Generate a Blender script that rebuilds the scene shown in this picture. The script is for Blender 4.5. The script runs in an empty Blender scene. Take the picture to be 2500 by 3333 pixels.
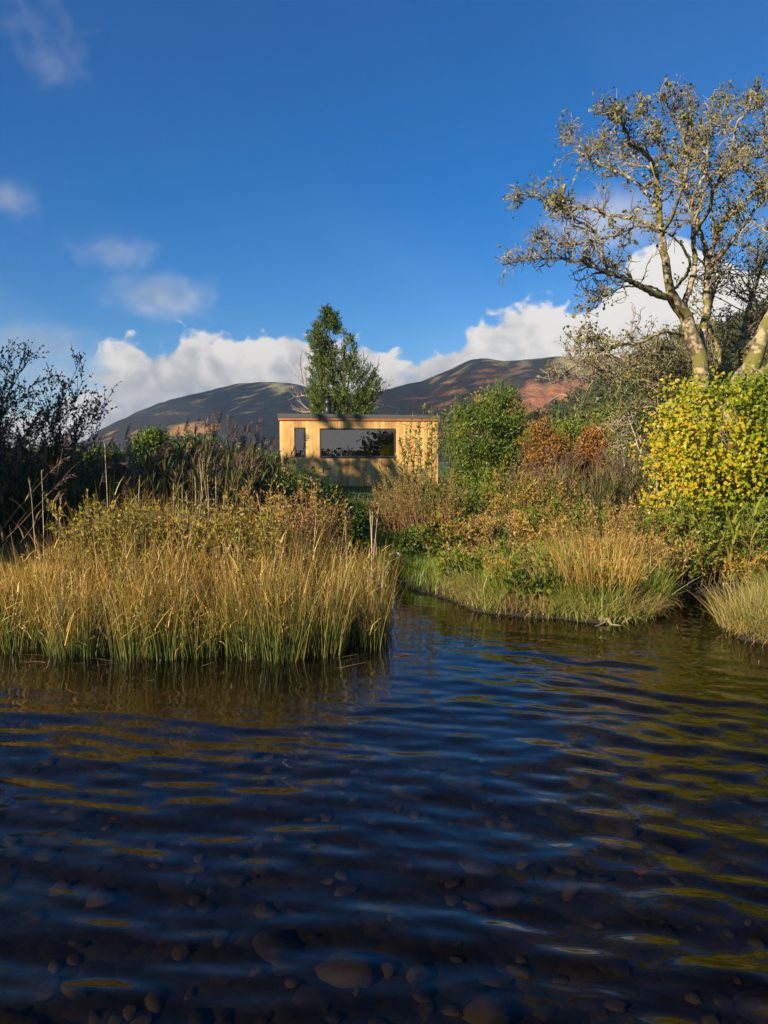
import bpy, math, random
import numpy as np
from mathutils import Vector, Matrix
from mathutils.bvhtree import BVHTree

random.seed(11)
rng = np.random.default_rng(11)
scene = bpy.context.scene
COL = scene.collection
R = math.radians

# ------------------------------------------------------------------ camera
CAM_Z = 1.5
FPX = 2500.0                      # focal length in pixels of a 2500 x 3333 picture
PITCH = math.atan(166.5 / FPX)    # puts the horizon at row 1500
cam_data = bpy.data.cameras.new('camera')
cam = bpy.data.objects.new('camera', cam_data)
COL.objects.link(cam)
cam.location = (0, 0, CAM_Z)
cam.rotation_euler = (math.pi / 2 - PITCH, 0, 0)
cam_data.sensor_fit = 'VERTICAL'
cam_data.sensor_height = 36.0
cam_data.lens = 36.0 * FPX / 3333.0
cam_data.clip_start = 0.05
cam_data.clip_end = 20000
scene.camera = cam


def P(px, py, Y):
    """world point seen at photograph pixel (px, py) at forward distance Y"""
    u = (px - 1250) / FPX
    v = (1666.5 - py) / FPX
    dy = math.cos(PITCH) + v * math.sin(PITCH)
    dz = -math.sin(PITCH) + v * math.cos(PITCH)
    return (u * Y / dy, Y, CAM_Z + dz * Y / dy)


# ------------------------------------------------------------------ light
SUN_EL, SUN_AZ = R(24), R(42)     # azimuth: left of straight behind the camera
SUNV = Vector((-math.sin(SUN_AZ) * math.cos(SUN_EL), -math.cos(SUN_AZ) * math.cos(SUN_EL), math.sin(SUN_EL)))
sun_data = bpy.data.lights.new('sun', 'SUN')
sun_data.energy = 5.0
sun_data.angle = R(0.5)
sun_data.color = (1.0, 0.85, 0.63)
sun = bpy.data.objects.new('sun', sun_data)
COL.objects.link(sun)
sun.rotation_euler = SUNV.to_track_quat('Z', 'Y').to_euler()

scene.view_settings.view_transform = 'Standard'
scene.view_settings.look = 'None'
scene.view_settings.exposure = 0.78
scene.view_settings.gamma = 1.0
scene.view_settings.use_curve_mapping = False
scene.render.engine = 'CYCLES'
cy = scene.cycles
cy.max_bounces = 7
cy.diffuse_bounces = 3
cy.glossy_bounces = 4
cy.transmission_bounces = 4
cy.transparent_max_bounces = 12
cy.sample_clamp_indirect = 4.0
cy.use_denoising = True
cy.use_adaptive_sampling = True
cy.adaptive_threshold = 0.012
cy.caustics_refractive = False
cy.caustics_reflective = False


# ------------------------------------------------------------------ node helper
class NT:
    def __init__(self, tree):
        self.t = tree

    def node(self, kind, **kw):
        n = self.t.nodes.new(kind)
        for k, v in kw.items():
            setattr(n, k, v)
        return n

    def link(self, a, b):
        self.t.links.new(a, b)

    def put(self, sock, v):
        if hasattr(v, 'is_output') or isinstance(v, bpy.types.NodeSocket):
            self.link(v, sock)
        elif v is not None:
            if isinstance(v, (tuple, list)) and len(v) == 3 and sock.type == 'RGBA':
                v = (*v, 1)
            sock.default_value = v

    def m(self, op, a, b=None, c=None, clamp=False):
        n = self.node('ShaderNodeMath', operation=op, use_clamp=clamp)
        for i, v in enumerate((a, b, c)):
            if v is not None:
                self.put(n.inputs[i], v)
        return n.outputs[0]

    def mix(self, fac, a, b, blend='MIX'):
        n = self.node('ShaderNodeMix', data_type='RGBA', blend_type=blend)
        self.put(n.inputs[0], fac)
        self.put(n.inputs[6], a)
        self.put(n.inputs[7], b)
        return n.outputs[2]

    def smooth(self, v, lo, hi):
        n = self.node('ShaderNodeMapRange', interpolation_type='SMOOTHSTEP')
        self.put(n.inputs['Value'], v)
        self.put(n.inputs['From Min'], lo)
        self.put(n.inputs['From Max'], hi)
        return n.outputs[0]

    def noise(self, vec, scale, detail=3, rough=0.55, dist=0.0, lac=2.0):
        n = self.node('ShaderNodeTexNoise')
        if vec is not None:
            self.link(vec, n.inputs['Vector'])
        n.inputs['Scale'].default_value = scale
        n.inputs['Detail'].default_value = detail
        n.inputs['Roughness'].default_value = rough
        n.inputs['Lacunarity'].default_value = lac
        n.inputs['Distortion'].default_value = dist
        return n.outputs[0]

    def mapping(self, vec, loc=(0, 0, 0), rot=(0, 0, 0), scale=(1, 1, 1)):
        n = self.node('ShaderNodeMapping')
        self.link(vec, n.inputs[0])
        n.inputs[1].default_value = loc
        n.inputs[2].default_value = rot
        n.inputs[3].default_value = scale
        return n.outputs[0]

    def ramp(self, fac, stops, interp='LINEAR'):
        n = self.node('ShaderNodeValToRGB')
        cr = n.color_ramp
        cr.interpolation = interp
        while len(cr.elements) < len(stops):
            cr.elements.new(0.5)
        for e, (p, c) in zip(cr.elements, stops):
            e.position = p
            e.color = (*c, 1)
        self.put(n.inputs[0], fac)
        return n.outputs[0]

    def attr(self, name):
        n = self.node('ShaderNodeAttribute', attribute_name=name)
        return n.outputs['Fac']


# ------------------------------------------------------------------ sky with clouds
world = bpy.data.worlds.new('World')
scene.world = world
world.use_nodes = True
world.cycles.sampling_method = 'MANUAL'
world.cycles.sample_map_resolution = 256
wt = NT(world.node_tree)
for n in list(world.node_tree.nodes):
    world.node_tree.nodes.remove(n)
out = wt.node('ShaderNodeOutputWorld')
bg = wt.node('ShaderNodeBackground')
bg.inputs['Strength'].default_value = 0.073
sky = wt.node('ShaderNodeTexSky', sky_type='NISHITA')
sky.sun_disc = False
sky.sun_elevation = SUN_EL
sky.sun_rotation = math.atan2(SUNV.x, SUNV.y)
sky.altitude = 100
sky.air_density = 1.0
sky.dust_density = 0.15
sky.ozone_density = 4.5
tc = wt.node('ShaderNodeTexCoord')
nrm = wt.node('ShaderNodeVectorMath', operation='NORMALIZE')
wt.link(tc.outputs['Generated'], nrm.inputs[0])
D = nrm.outputs[0]
sep = wt.node('ShaderNodeSeparateXYZ')
wt.link(D, sep.inputs[0])
az = wt.m('ARCTAN2', sep.outputs[0], sep.outputs[1])
el = wt.m('ARCSINE', sep.outputs[2])


def azel(px, py):
    x, y, z = P(px, py, 1.0)
    z -= CAM_Z
    return math.atan2(x, y), math.atan2(z, math.hypot(x, y))


# heights of the cumulus tops along the horizon, as seen over the valley
tops = [(-700, 1330), (-350, 1290), (-100, 1330), (60, 1370), (200, 1345), (280, 1260), (345, 1145), (430, 1112),
        (520, 1135), (620, 1108), (700, 1135), (800, 1160), (880, 1140), (960, 1105), (1050, 1135), (1150, 1150),
        (1200, 1135), (1260, 1145), (1330, 1160), (1400, 1140), (1480, 1095), (1600, 1060), (1800, 990), (1870, 1035),
        (1930, 1000), (2040, 910), (2110, 830), (2210, 810), (2300, 850), (2420, 880), (2600, 900), (2900, 1050), (3300, 1200)]
A0, A1 = -R(42), R(42)
fc = wt.node('ShaderNodeFloatCurve')
pts = []
for px, py in tops:
    a, e = azel(px, py)
    pts.append(((a - A0) / (A1 - A0), e / 0.4))
pts = [p for p in pts if 0 <= p[0] <= 1]
cv = fc.mapping.curves[0]
cv.points[0].location = (0, pts[0][1])
cv.points[1].location = (1, pts[-1][1])
for p in pts:
    cv.points.new(*p)
fc.mapping.update()
azn = wt.m('DIVIDE', wt.m('SUBTRACT', az, A0), A1 - A0, clamp=True)
wt.put(fc.inputs['Value'], azn)
top = wt.m('MULTIPLY', fc.outputs[0], 0.4)


def cloud_noise(offset):
    """billowing cloud relief, roughly -0.5 .. 0.5"""
    v = wt.mapping(D, loc=offset, scale=(1, 1, 1.2))
    big = wt.noise(v, 8.0, 2, 0.5)
    mid = wt.noise(v, 24.0, 1, 0.5)
    fine = wt.noise(v, 46.0, 6, 0.58)
    # rounded lobes: sharp valleys between soft tops
    lob = wt.m('SUBTRACT', 0.5, wt.m('MULTIPLY', wt.m('ABSOLUTE', wt.m('SUBTRACT', mid, 0.5)), 3.2))
    s = wt.m('MULTIPLY', wt.m('SUBTRACT', big, 0.5), 1.2)
    s = wt.m('ADD', s, wt.m('MULTIPLY', lob, 0.42))
    return wt.m('ADD', s, wt.m('MULTIPLY', wt.m('SUBTRACT', fine, 0.5), 0.62))


n0 = cloud_noise((0, 0, 0))
n1 = cloud_noise((0.030, 0.0, -0.034))   # shifted towards the sun side, for relief
# extra, thinner clouds: (px, py, half width px, half height px, weight)
wisps = [(390, 830, 150, 60, 0.55), (520, 965, 165, 70, 0.95), (110, 1120, 190, 60, 0.95), (20, 640, 80, 60, 0.7),
         (70, 60, 170, 120, 0.28), (2010, 720, 200, 90, 1.15), (140, 1230, 200, 60, 0.85), (150, 210, 130, 90, 0.45)]
wsum = None
for px, py, w, h, g in wisps:
    a, e = azel(px, py)
    q = wt.m('ADD', wt.m('POWER', wt.m('DIVIDE', wt.m('SUBTRACT', az, a), w / FPX), 2.0),
             wt.m('POWER', wt.m('DIVIDE', wt.m('SUBTRACT', el, e), h / FPX), 2.0))
    gq = wt.m('MULTIPLY', wt.m('EXPONENT', wt.m('MULTIPLY', q, -1.0)), g)
    wsum = gq if wsum is None else wt.m('MAXIMUM', wsum, gq)
headroom = wt.m('SUBTRACT', top, el)
depth = wt.m('ADD', headroom, wt.m('MULTIPLY', n0, 0.075))
band = wt.smooth(depth, -0.003, 0.012)
wispm = wt.smooth(wt.m('ADD', wsum, wt.m('MULTIPLY', n0, 0.55)), 0.22, 1.35)
wispm = wt.m('MULTIPLY', wispm, 0.50)
# breaks in the bank of cloud low on the left
gapn = wt.noise(wt.mapping(D, scale=(1, 1, 2.2)), 9.0, 3, 0.55)
gap = wt.m('MULTIPLY', wt.smooth(gapn, 0.50, 0.62), wt.smooth(az, -0.30, -0.38))
band = wt.m('MULTIPLY', band, wt.m('SUBTRACT', 1.0, wt.m('MULTIPLY', gap, 0.85)))
mask = wt.m('MAXIMUM', band, wispm)
relief = wt.m('MULTIPLY', wt.m('SUBTRACT', n0, n1), 0.62)
lit = wt.m('ADD', wt.m('ADD', 0.90, relief), wt.m('MULTIPLY', wt.m('MAXIMUM', depth, 0.0), -4.2))
lit = wt.m('ADD', lit, wt.m('MULTIPLY', n0, 0.25))
lit = wt.m('ADD', lit, wt.m('MULTIPLY', wt.smooth(az, 0.05, 0.3), 0.38))
lit = wt.m('SUBTRACT', lit, wt.m('MULTIPLY', wispm, 0.95), clamp=True)
ccol = wt.ramp(lit, [(0.0, (1.6, 2.1, 3.0)), (0.35, (2.6, 2.95, 3.6)), (0.65, (4.3, 4.4, 4.55)), (1.0, (6.9, 6.7, 6.4))])
hs = wt.node('ShaderNodeHueSaturation')
hs.inputs['Hue'].default_value = 0.508
hs.inputs['Saturation'].default_value = 1.37
hs.inputs['Value'].default_value = 0.98
wt.link(sky.outputs[0], hs.inputs['Color'])
wt.link(wt.mix(mask, hs.outputs[0], ccol), bg.inputs['Color'])
# the clear upper sky needs none of the cloud work
bg0 = wt.node('ShaderNodeBackground')
bg0.inputs['Strength'].default_value = bg.inputs['Strength'].default_value
wt.link(hs.outputs[0], bg0.inputs['Color'])
mxs = wt.node('ShaderNodeMixShader')
near_cloud = wt.m('MAXIMUM', wt.m('GREATER_THAN', headroom, -0.09), wt.m('GREATER_THAN', wsum, 0.03))
wt.link(near_cloud, mxs.inputs[0])
wt.link(bg0.outputs[0], mxs.inputs[1])
wt.link(bg.outputs[0], mxs.inputs[2])
wt.link(mxs.outputs[0], out.inputs['Surface'])


# ------------------------------------------------------------------ numpy noise
def _hash(ix, iy, seed):
    h = (ix * 374761393 + iy * 668265263 + seed * 974634777) & 0xFFFFFFFF
    h = ((h ^ (h >> 13)) * 1274126177) & 0xFFFFFFFF
    return ((h ^ (h >> 16)) & 0xFFFF) / 65535.0


def vnoise(x, y, seed=0):
    x = np.asarray(x, float)
    y = np.asarray(y, float)
    ix = np.floor(x).astype(np.int64)
    iy = np.floor(y).astype(np.int64)
    fx = x - ix
    fy = y - iy
    fx = fx * fx * fx * (fx * (fx * 6 - 15) + 10)
    fy = fy * fy * fy * (fy * (fy * 6 - 15) + 10)
    a = _hash(ix, iy, seed)
    b = _hash(ix + 1, iy, seed)
    c = _hash(ix, iy + 1, seed)
    d = _hash(ix + 1, iy + 1, seed)
    return (a * (1 - fx) + b * fx) * (1 - fy) + (c * (1 - fx) + d * fx) * fy


def fbm(x, y, oct=4, seed=0, gain=0.5):
    s = 0
    a = 1.0
    t = 0
    for k in range(oct):
        s = s + a * (vnoise(x * 2 ** k, y * 2 ** k, seed + k * 17) - 0.5)
        t += a
        a *= gain
    return s / t * 2          # about -1..1


# ------------------------------------------------------------------ mesh helpers
def make_mesh(name, V, faces, tint=None, hh=None, smooth=False, uvcol=None):
    me = bpy.data.meshes.new(name)
    V = np.ascontiguousarray(V, dtype=np.float32)
    me.vertices.add(len(V))
    me.vertices.foreach_set('co', V.ravel())
    idx, starts, pos = [], [], 0
    for F in faces:
        F = np.asarray(F, dtype=np.int32)
        if len(F) == 0:
            continue
        k = F.shape[1]
        idx.append(F.ravel())
        starts.append(pos + np.arange(len(F), dtype=np.int32) * k)
        pos += F.size
    idx = np.concatenate(idx)
    starts = np.concatenate(starts).astype(np.int32)
    me.loops.add(len(idx))
    me.loops.foreach_set('vertex_index', idx)
    me.polygons.add(len(starts))
    me.polygons.foreach_set('loop_start', starts)
    me.polygons.foreach_set('use_smooth', np.full(len(starts), bool(smooth)))
    for nm, arr in (('tint', tint), ('along', hh)):
        if arr is not None:
            a = me.attributes.new(nm, 'FLOAT', 'POINT')
            a.data.foreach_set('value', np.ascontiguousarray(arr, dtype=np.float32))
    me.update(calc_edges=True)
    return me


def setp(o, label=None, cat=None, group=None, kind=None):
    if label:
        o['label'] = label
    if cat:
        o['category'] = cat
    if group:
        o['group'] = group
    if kind:
        o['kind'] = kind
    return o


def empty(name, loc, label, cat, group=None):
    o = bpy.data.objects.new(name, None)
    COL.objects.link(o)
    o.location = loc
    o.empty_display_size = 0.2
    return setp(o, label, cat, group)


def link(name, me, mat, parent=None):
    if mat is not None and len(me.materials) == 0:
        me.materials.append(mat)
    o = bpy.data.objects.new(name, me)
    COL.objects.link(o)
    if parent is not None:
        o.parent = parent
    return o


class Geo:
    """collects geometry in world coordinates, builds one mesh object"""
    def __init__(self):
        self.V, self.Q, self.T, self.tint, self.h = [], [], [], [], []
        self.n = 0

    def add(self, V, quads=None, tris=None, tint=0.5, h=0.0):
        V = np.asarray(V, dtype=np.float64).reshape(-1, 3)
        k = len(V)
        if quads is not None and len(quads):
            self.Q.append(np.asarray(quads) + self.n)
        if tris is not None and len(tris):
            self.T.append(np.asarray(tris) + self.n)
        self.V.append(V)
        self.tint.append(np.broadcast_to(np.asarray(tint, dtype=float), (k,)))
        self.h.append(np.broadcast_to(np.asarray(h, dtype=float), (k,)))
        self.n += k

    def mesh(self, name, origin=(0, 0, 0), smooth=False):
        V = np.concatenate(self.V) - np.asarray(origin, dtype=float)
        faces = []
        if self.Q:
            faces.append(np.concatenate(self.Q))
        if self.T:
            faces.append(np.concatenate(self.T))
        return make_mesh(name, V, faces, np.concatenate(self.tint), np.concatenate(self.h), smooth)

    def build(self, name, mat, parent=None, smooth=False, origin=None):
        org = origin if origin is not None else (tuple(parent.location) if parent is not None else (0, 0, 0))
        # nested parents keep world = sum of locations
        if parent is not None and parent.parent is not None and origin is None:
            org = tuple(np.array(parent.location) + np.array(parent.parent.location))
        o = link(name, self.mesh(name, org, smooth), mat, parent)
        if parent is None:
            o.location = org
        return o


def unit(v):
    v = np.asarray(v, dtype=float)
    return v / np.maximum(np.linalg.norm(v, axis=-1, keepdims=True), 1e-9)


def ribbons(geo, base, height, azm, lean, curl, width, seg=4, tint=0.5, face=None, taper=1.6):
    """grass blades: strips of quads, bending over"""
    base = np.asarray(base, float)
    N = len(base)
    bc = lambda a: np.broadcast_to(np.asarray(a, float), (N,))
    height, azm, lean, curl, width, tint = map(bc, (height, azm, lean, curl, width, tint))
    face = rng.uniform(0, math.pi, N) if face is None else bc(face)
    t = np.linspace(0, 1, seg + 1)
    tm = (t[1:] + t[:-1]) / 2
    phi = lean[:, None] + curl[:, None] * tm[None, :] ** 1.5
    st = height[:, None] / seg
    dx = np.sin(phi) * st
    dz = np.cos(phi) * st
    pos = np.zeros((N, seg + 1, 3))
    pos[:, :, :] = base[:, None, :]
    pos[:, 1:, 0] += np.cumsum(dx, 1) * np.cos(azm)[:, None]
    pos[:, 1:, 1] += np.cumsum(dx, 1) * np.sin(azm)[:, None]
    pos[:, 1:, 2] += np.cumsum(dz, 1)
    w = width[:, None] * (1 - 0.93 * t[None, :] ** taper) * 0.5
    side = np.stack([np.cos(face), np.sin(face), np.zeros(N)], 1)
    L = pos - side[:, None, :] * w[:, :, None]
    Rr = pos + side[:, None, :] * w[:, :, None]
    V = np.stack([L, Rr], 2).reshape(-1, 3)
    b = (np.arange(N) * (seg + 1) * 2)[:, None] + (np.arange(seg) * 2)[None, :]
    Q = np.stack([b, b + 1, b + 3, b + 2], -1).reshape(-1, 4)
    geo.add(V, quads=Q, tint=np.repeat(tint, (seg + 1) * 2), h=np.tile(np.repeat(t, 2), N))
    return pos[:, -1, :]


LEAF = {'narrow': [(0.0, 0.0), (0.3, 0.9), (0.65, 0.8), (1.0, 0.0)],
        'round': [(0.0, 0.0), (0.12, 0.62), (0.4, 1.0), (0.72, 0.74), (1.0, 0.0)]}


def leaves(geo, pos, dirv, length, width, tint, shape='diamond', fold=0.25, nrm=None):
    """leaf blades folded along the midrib"""
    pos = np.asarray(pos, float)
    N = len(pos)
    if N == 0:
        return
    d = unit(dirv)
    r = rng.normal(size=(N, 3)) if nrm is None else np.asarray(nrm, float)
    s = unit(np.cross(d, r))
    n = np.cross(s, d)
    length = np.broadcast_to(np.asarray(length, float), (N,))[:, None]
    width = np.broadcast_to(np.asarray(width, float), (N,))[:, None]
    tint = np.broadcast_to(np.asarray(tint, float), (N,))
    if shape == 'diamond':
        mid = pos + d * length * 0.42 + n * width * fold
        V = np.stack([pos, mid + s * width * 0.5, pos + d * length, mid - s * width * 0.5], 1).reshape(-1, 3)
        b = (np.arange(N) * 4)[:, None]
        T = np.concatenate([b + np.array([[0, 1, 2]]), b + np.array([[0, 2, 3]])])
        geo.add(V, tris=T, tint=np.repeat(tint, 4))
        return
    prof = LEAF[shape]
    k = len(prof)
    rows = []
    for (t, w) in prof:
        c = pos + d * length * t - n * length * 0.18 * t * t
        e = n * width * fold * w
        rows.append(np.stack([c + s * width * 0.5 * w + e, c, c - s * width * 0.5 * w + e], 1))
    V = np.stack(rows, 1).reshape(-1, 3)
    b = (np.arange(N) * 3 * k)[:, None]
    Q = []
    for j in range(k - 1):
        o = j * 3
        Q.append(b + np.array([[o, o + 1, o + 4, o + 3]]))
        Q.append(b + np.array([[o + 1, o + 2, o + 5, o + 4]]))
    geo.add(V, quads=np.concatenate(Q), tint=np.repeat(tint, 3 * k))


def tubes(geo, polys, sides=4, tint=0.5):
    """polys: list of (points (k,3), radii (k,)); same-length ones are batched"""
    groups = {}
    for p, r in polys:
        groups.setdefault(len(p), []).append((p, r))
    for k, lst in groups.items():
        C = np.array([p for p, _ in lst], float)
        Rd = np.array([r for _, r in lst], float)
        B = len(C)
        T = np.empty_like(C)
        T[:, 1:-1] = C[:, 2:] - C[:, :-2]
        T[:, 0] = C[:, 1] - C[:, 0]
        T[:, -1] = C[:, -1] - C[:, -2]
        T = unit(T)
        ref = np.where(np.abs(T[:, :1, 2:3]) > 0.85, np.array([[[1.0, 0, 0]]]), np.array([[[0, 0, 1.0]]]))
        ref = np.broadcast_to(ref, T.shape)
        A = unit(np.cross(T, ref))
        Bn = np.cross(T, A)
        ang = np.arange(sides) / sides * 2 * math.pi
        V = C[:, :, None, :] + Rd[:, :, None, None] * (A[:, :, None, :] * np.cos(ang)[None, None, :, None] + Bn[:, :, None, :] * np.sin(ang)[None, None, :, None])
        V = V.reshape(-1, 3)
        j = np.arange(k - 1)[:, None] * sides
        s = np.arange(sides)[None, :]
        s2 = (s + 1) % sides
        q = np.stack([j + s, j + s2, j + sides + s2, j + sides + s], -1).reshape(-1, 4)
        Q = (np.arange(B) * k * sides)[:, None, None] + q[None]
        hh = np.tile(np.repeat(np.linspace(0, 1, k), sides), B)
        geo.add(V, quads=Q.reshape(-1, 4), tint=tint, h=hh)


def grow(p, d, length, r0, r1, nseg, wig, up=0.0):
    """one crooked branch: list of points and radii"""
    p = list(map(float, p))
    d = list(map(float, d))
    pts = [tuple(p)]
    st = length / nseg
    g = random.gauss
    for k in range(nseg):
        d[0] += g(0, wig)
        d[1] += g(0, wig)
        d[2] += g(0, wig) + up
        l = math.sqrt(d[0] ** 2 + d[1] ** 2 + d[2] ** 2) or 1
        d = [c / l for c in d]
        p = [p[i] + d[i] * st for i in range(3)]
        pts.append(tuple(p))
    return np.array(pts), np.linspace(r0, r1, nseg + 1)


def resample(pts, n):
    pts = np.asarray(pts, float)
    # Catmull-Rom through the control points
    k = len(pts)
    ext = np.vstack([2 * pts[0] - pts[1], pts, 2 * pts[-1] - pts[-2]])
    t = np.linspace(0, k - 1, n)
    i = np.minimum(t.astype(int), k - 2)
    f = (t - i)[:, None]
    p0, p1, p2, p3 = ext[i], ext[i + 1], ext[i + 2], ext[i + 3]
    return 0.5 * (2 * p1 + (p2 - p0) * f + (2 * p0 - 5 * p1 + 4 * p2 - p3) * f ** 2 + (3 * p1 - p0 - 3 * p2 + p3) * f ** 3)


def rand_unit(n=None):
    v = rng.normal(size=(n, 3) if n else 3)
    return unit(v)


def box(geo, x0, x1, y0, y1, z0, z1, tint=0.5):
    V = [(x, y, z) for z in (z0, z1) for y in (y0, y1) for x in (x0, x1)]
    Q = [(0, 2, 3, 1), (4, 5, 7, 6), (0, 1, 5, 4), (2, 6, 7, 3), (0, 4, 6, 2), (1, 3, 7, 5)]
    geo.add(V, quads=Q, tint=tint)


def lathe(geo, cx, cy_, prof, sides=20):
    ang = np.arange(sides) / sides * 2 * math.pi
    V = []
    for r, z in prof:
        for a in ang:
            V.append((cx + r * math.cos(a), cy_ + r * math.sin(a), z))
    Q = []
    for j in range(len(prof) - 1):
        for s in range(sides):
            s2 = (s + 1) % sides
            Q.append((j * sides + s, j * sides + s2, (j + 1) * sides + s2, (j + 1) * sides + s))
    geo.add(V, quads=Q)


# ------------------------------------------------------------------ materials
MATS = {}


def new_mat(name):
    m = bpy.data.materials.new(name)
    m.use_nodes = True
    t = NT(m.node_tree)
    for n in list(m.node_tree.nodes):
        m.node_tree.nodes.remove(n)
    o = t.node('ShaderNodeOutputMaterial')
    MATS[name] = m
    return m, t, o


def leaf_mat(name, stops, trans=0.35, gloss=0.06, grough=0.4, base=None):
    """stops: colour ramp over the per-leaf tint; base: colours towards the foot of a blade (its own colour there)"""
    m, t, o = new_mat(name)
    col = t.ramp(t.attr('tint'), stops)
    if base is not None:
        bcol = t.ramp(t.attr('tint'), base[1])
        f = t.smooth(t.attr('along'), base[0][1], base[0][0])
        col = t.mix(f, col, bcol)
    dif = t.node('ShaderNodeBsdfDiffuse')
    tr = t.node('ShaderNodeBsdfTranslucent')
    gl = t.node('ShaderNodeBsdfGlossy')
    gl.inputs['Roughness'].default_value = grough
    t.link(col, dif.inputs[0])
    t.link(col, tr.inputs[0])
    m1 = t.node('ShaderNodeMixShader')
    m1.inputs[0].default_value = trans
    t.link(dif.outputs[0], m1.inputs[1])
    t.link(tr.outputs[0], m1.inputs[2])
    m2 = t.node('ShaderNodeMixShader')
    m2.inputs[0].default_value = gloss
    t.link(m1.outputs[0], m2.inputs[1])
    t.link(gl.outputs[0], m2.inputs[2])
    t.link(m2.outputs[0], o.inputs[0])
    return m


def bark_mat(name, c1, c2, c3=None, scale=9.0, moss=0.5, rough=0.9):
    m, t, o = new_mat(name)
    g = t.node('ShaderNodeNewGeometry')
    n1 = t.noise(g.outputs['Position'], scale, 4, 0.6)
    col = t.mix(t.smooth(n1, 0.42, 0.58), c1, c2)
    if c3 is not None:
        n2 = t.noise(g.outputs['Position'], scale * 0.45, 3, 0.6)
        col = t.mix(t.smooth(n2, moss, moss + 0.1), col, c3)
    b = t.node('ShaderNodeBsdfPrincipled')
    b.inputs['Roughness'].default_value = rough
    t.link(col, b.inputs['Base Color'])
    bp = t.node('ShaderNodeBump')
    bp.inputs['Strength'].default_value = 0.4
    bp.inputs['Distance'].default_value = 0.02
    t.link(t.noise(g.outputs['Position'], scale * 3, 3, 0.6), bp.inputs['Height'])
    t.link(bp.outputs[0], b.inputs['Normal'])
    t.link(b.outputs[0], o.inputs[0])
    return m


def plain_mat(name, col, rough=0.6, metal=0.0, spec=0.5):
    m, t, o = new_mat(name)
    g = t.node('ShaderNodeNewGeometry')
    n = t.noise(g.outputs['Position'], 14, 4, 0.6)
    b = t.node('ShaderNodeBsdfPrincipled')
    t.link(t.mix(n, tuple(c * 0.8 for c in col), tuple(min(1, c * 1.2) for c in col)), b.inputs['Base Color'])
    b.inputs['Roughness'].default_value = rough
    b.inputs['Metallic'].default_value = metal
    b.inputs['Specular IOR Level'].default_value = spec
    t.link(b.outputs[0], o.inputs[0])
    return m


def wood_mat(name, dark, mid, light):
    m, t, o = new_mat(name)
    tcn = t.node('ShaderNodeTexCoord')
    oi = t.node('ShaderNodeObjectInfo')
    off = t.node('ShaderNodeCombineXYZ')
    t.link(t.m('MULTIPLY', oi.outputs['Random'], 31.0), off.inputs[0])
    t.link(t.m('MULTIPLY', oi.outputs['Random'], 17.0), off.inputs[2])
    va = t.node('ShaderNodeVectorMath', operation='ADD')
    t.link(tcn.outputs['Object'], va.inputs[0])
    t.link(off.outputs[0], va.inputs[1])
    grain = t.noise(t.mapping(va.outputs[0], scale=(55, 55, 3.0)), 1.0, 5, 0.65, 0.8)
    gw = t.node('ShaderNodeNewGeometry')
    blotch = t.noise(t.mapping(gw.outputs['Position'], scale=(1.5, 1.5, 1.1)), 1.0, 5, 0.6)
    fac = t.m('ADD', t.m('MULTIPLY', grain, 0.40), t.m('MULTIPLY', blotch, 0.85))
    fac = t.m('SUBTRACT', fac, 0.17)
    fac = t.m('ADD', fac, t.m('MULTIPLY', t.m('SUBTRACT', oi.outputs['Random'], 0.5), 0.32))
    col = t.ramp(fac, [(0.15, dark), (0.42, mid), (0.66, light)])
    knot = t.noise(t.mapping(va.outputs[0], scale=(9, 9, 3.5)), 1.0, 1, 0.5)
    col = t.mix(t.m('MULTIPLY', t.smooth(knot, 0.70, 0.78), 0.7), col, tuple(c * 0.45 for c in dark))
    b = t.node('ShaderNodeBsdfPrincipled')
    t.link(col, b.inputs['Base Color'])
    b.inputs['Roughness'].default_value = 0.55
    bp = t.node('ShaderNodeBump')
    bp.inputs['Strength'].default_value = 0.25
    bp.inputs['Distance'].default_value = 0.003
    t.link(grain, bp.inputs['Height'])
    t.link(bp.outputs[0], b.inputs['Normal'])
    t.link(b.outputs[0], o.inputs[0])
    return m


# foliage colours
G_RUSH = leaf_mat('rush', [(0.0, (0.13, 0.11, 0.03)), (0.2, (0.32, 0.16, 0.036)), (0.42, (0.58, 0.33, 0.072)), (0.66, (0.74, 0.48, 0.125)), (0.80, (0.60, 0.45, 0.085)), (0.92, (0.30, 0.34, 0.05)), (1.0, (0.17, 0.25, 0.03))],
                  0.30, 0.05, base=((0.14, 0.62), [(0.0, (0.05, 0.085, 0.018)), (0.45, (0.11, 0.145, 0.028)), (0.75, (0.24, 0.20, 0.05)), (1.0, (0.12, 0.18, 0.025))]))
G_STRAW = leaf_mat('straw', [(0.0, (0.20, 0.13, 0.055)), (0.4, (0.42, 0.28, 0.11)), (0.65, (0.55, 0.40, 0.16)), (0.85, (0.36, 0.36, 0.07)), (1.0, (0.20, 0.28, 0.04))], 0.3, 0.03)
G_GRASS = leaf_mat('grass_blade', [(0.0, (0.09, 0.15, 0.016)), (0.5, (0.20, 0.30, 0.028)), (0.85, (0.34, 0.38, 0.045)), (1.0, (0.45, 0.36, 0.11))], 0.35, 0.05)
G_LAWN = leaf_mat('lawn_blade', [(0.0, (0.035, 0.09, 0.008)), (1.0, (0.10, 0.19, 0.015))], 0.35, 0.03)
G_REED = leaf_mat('reed_leaf', [(0.0, (0.06, 0.065, 0.022)), (0.5, (0.12, 0.125, 0.035)), (0.8, (0.20, 0.16, 0.06)), (1.0, (0.32, 0.22, 0.10))], 0.3, 0.02)
G_PLUME = leaf_mat('reed_plume', [(0.0, (0.10, 0.06, 0.045)), (1.0, (0.28, 0.18, 0.13))], 0.4, 0.03)
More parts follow.
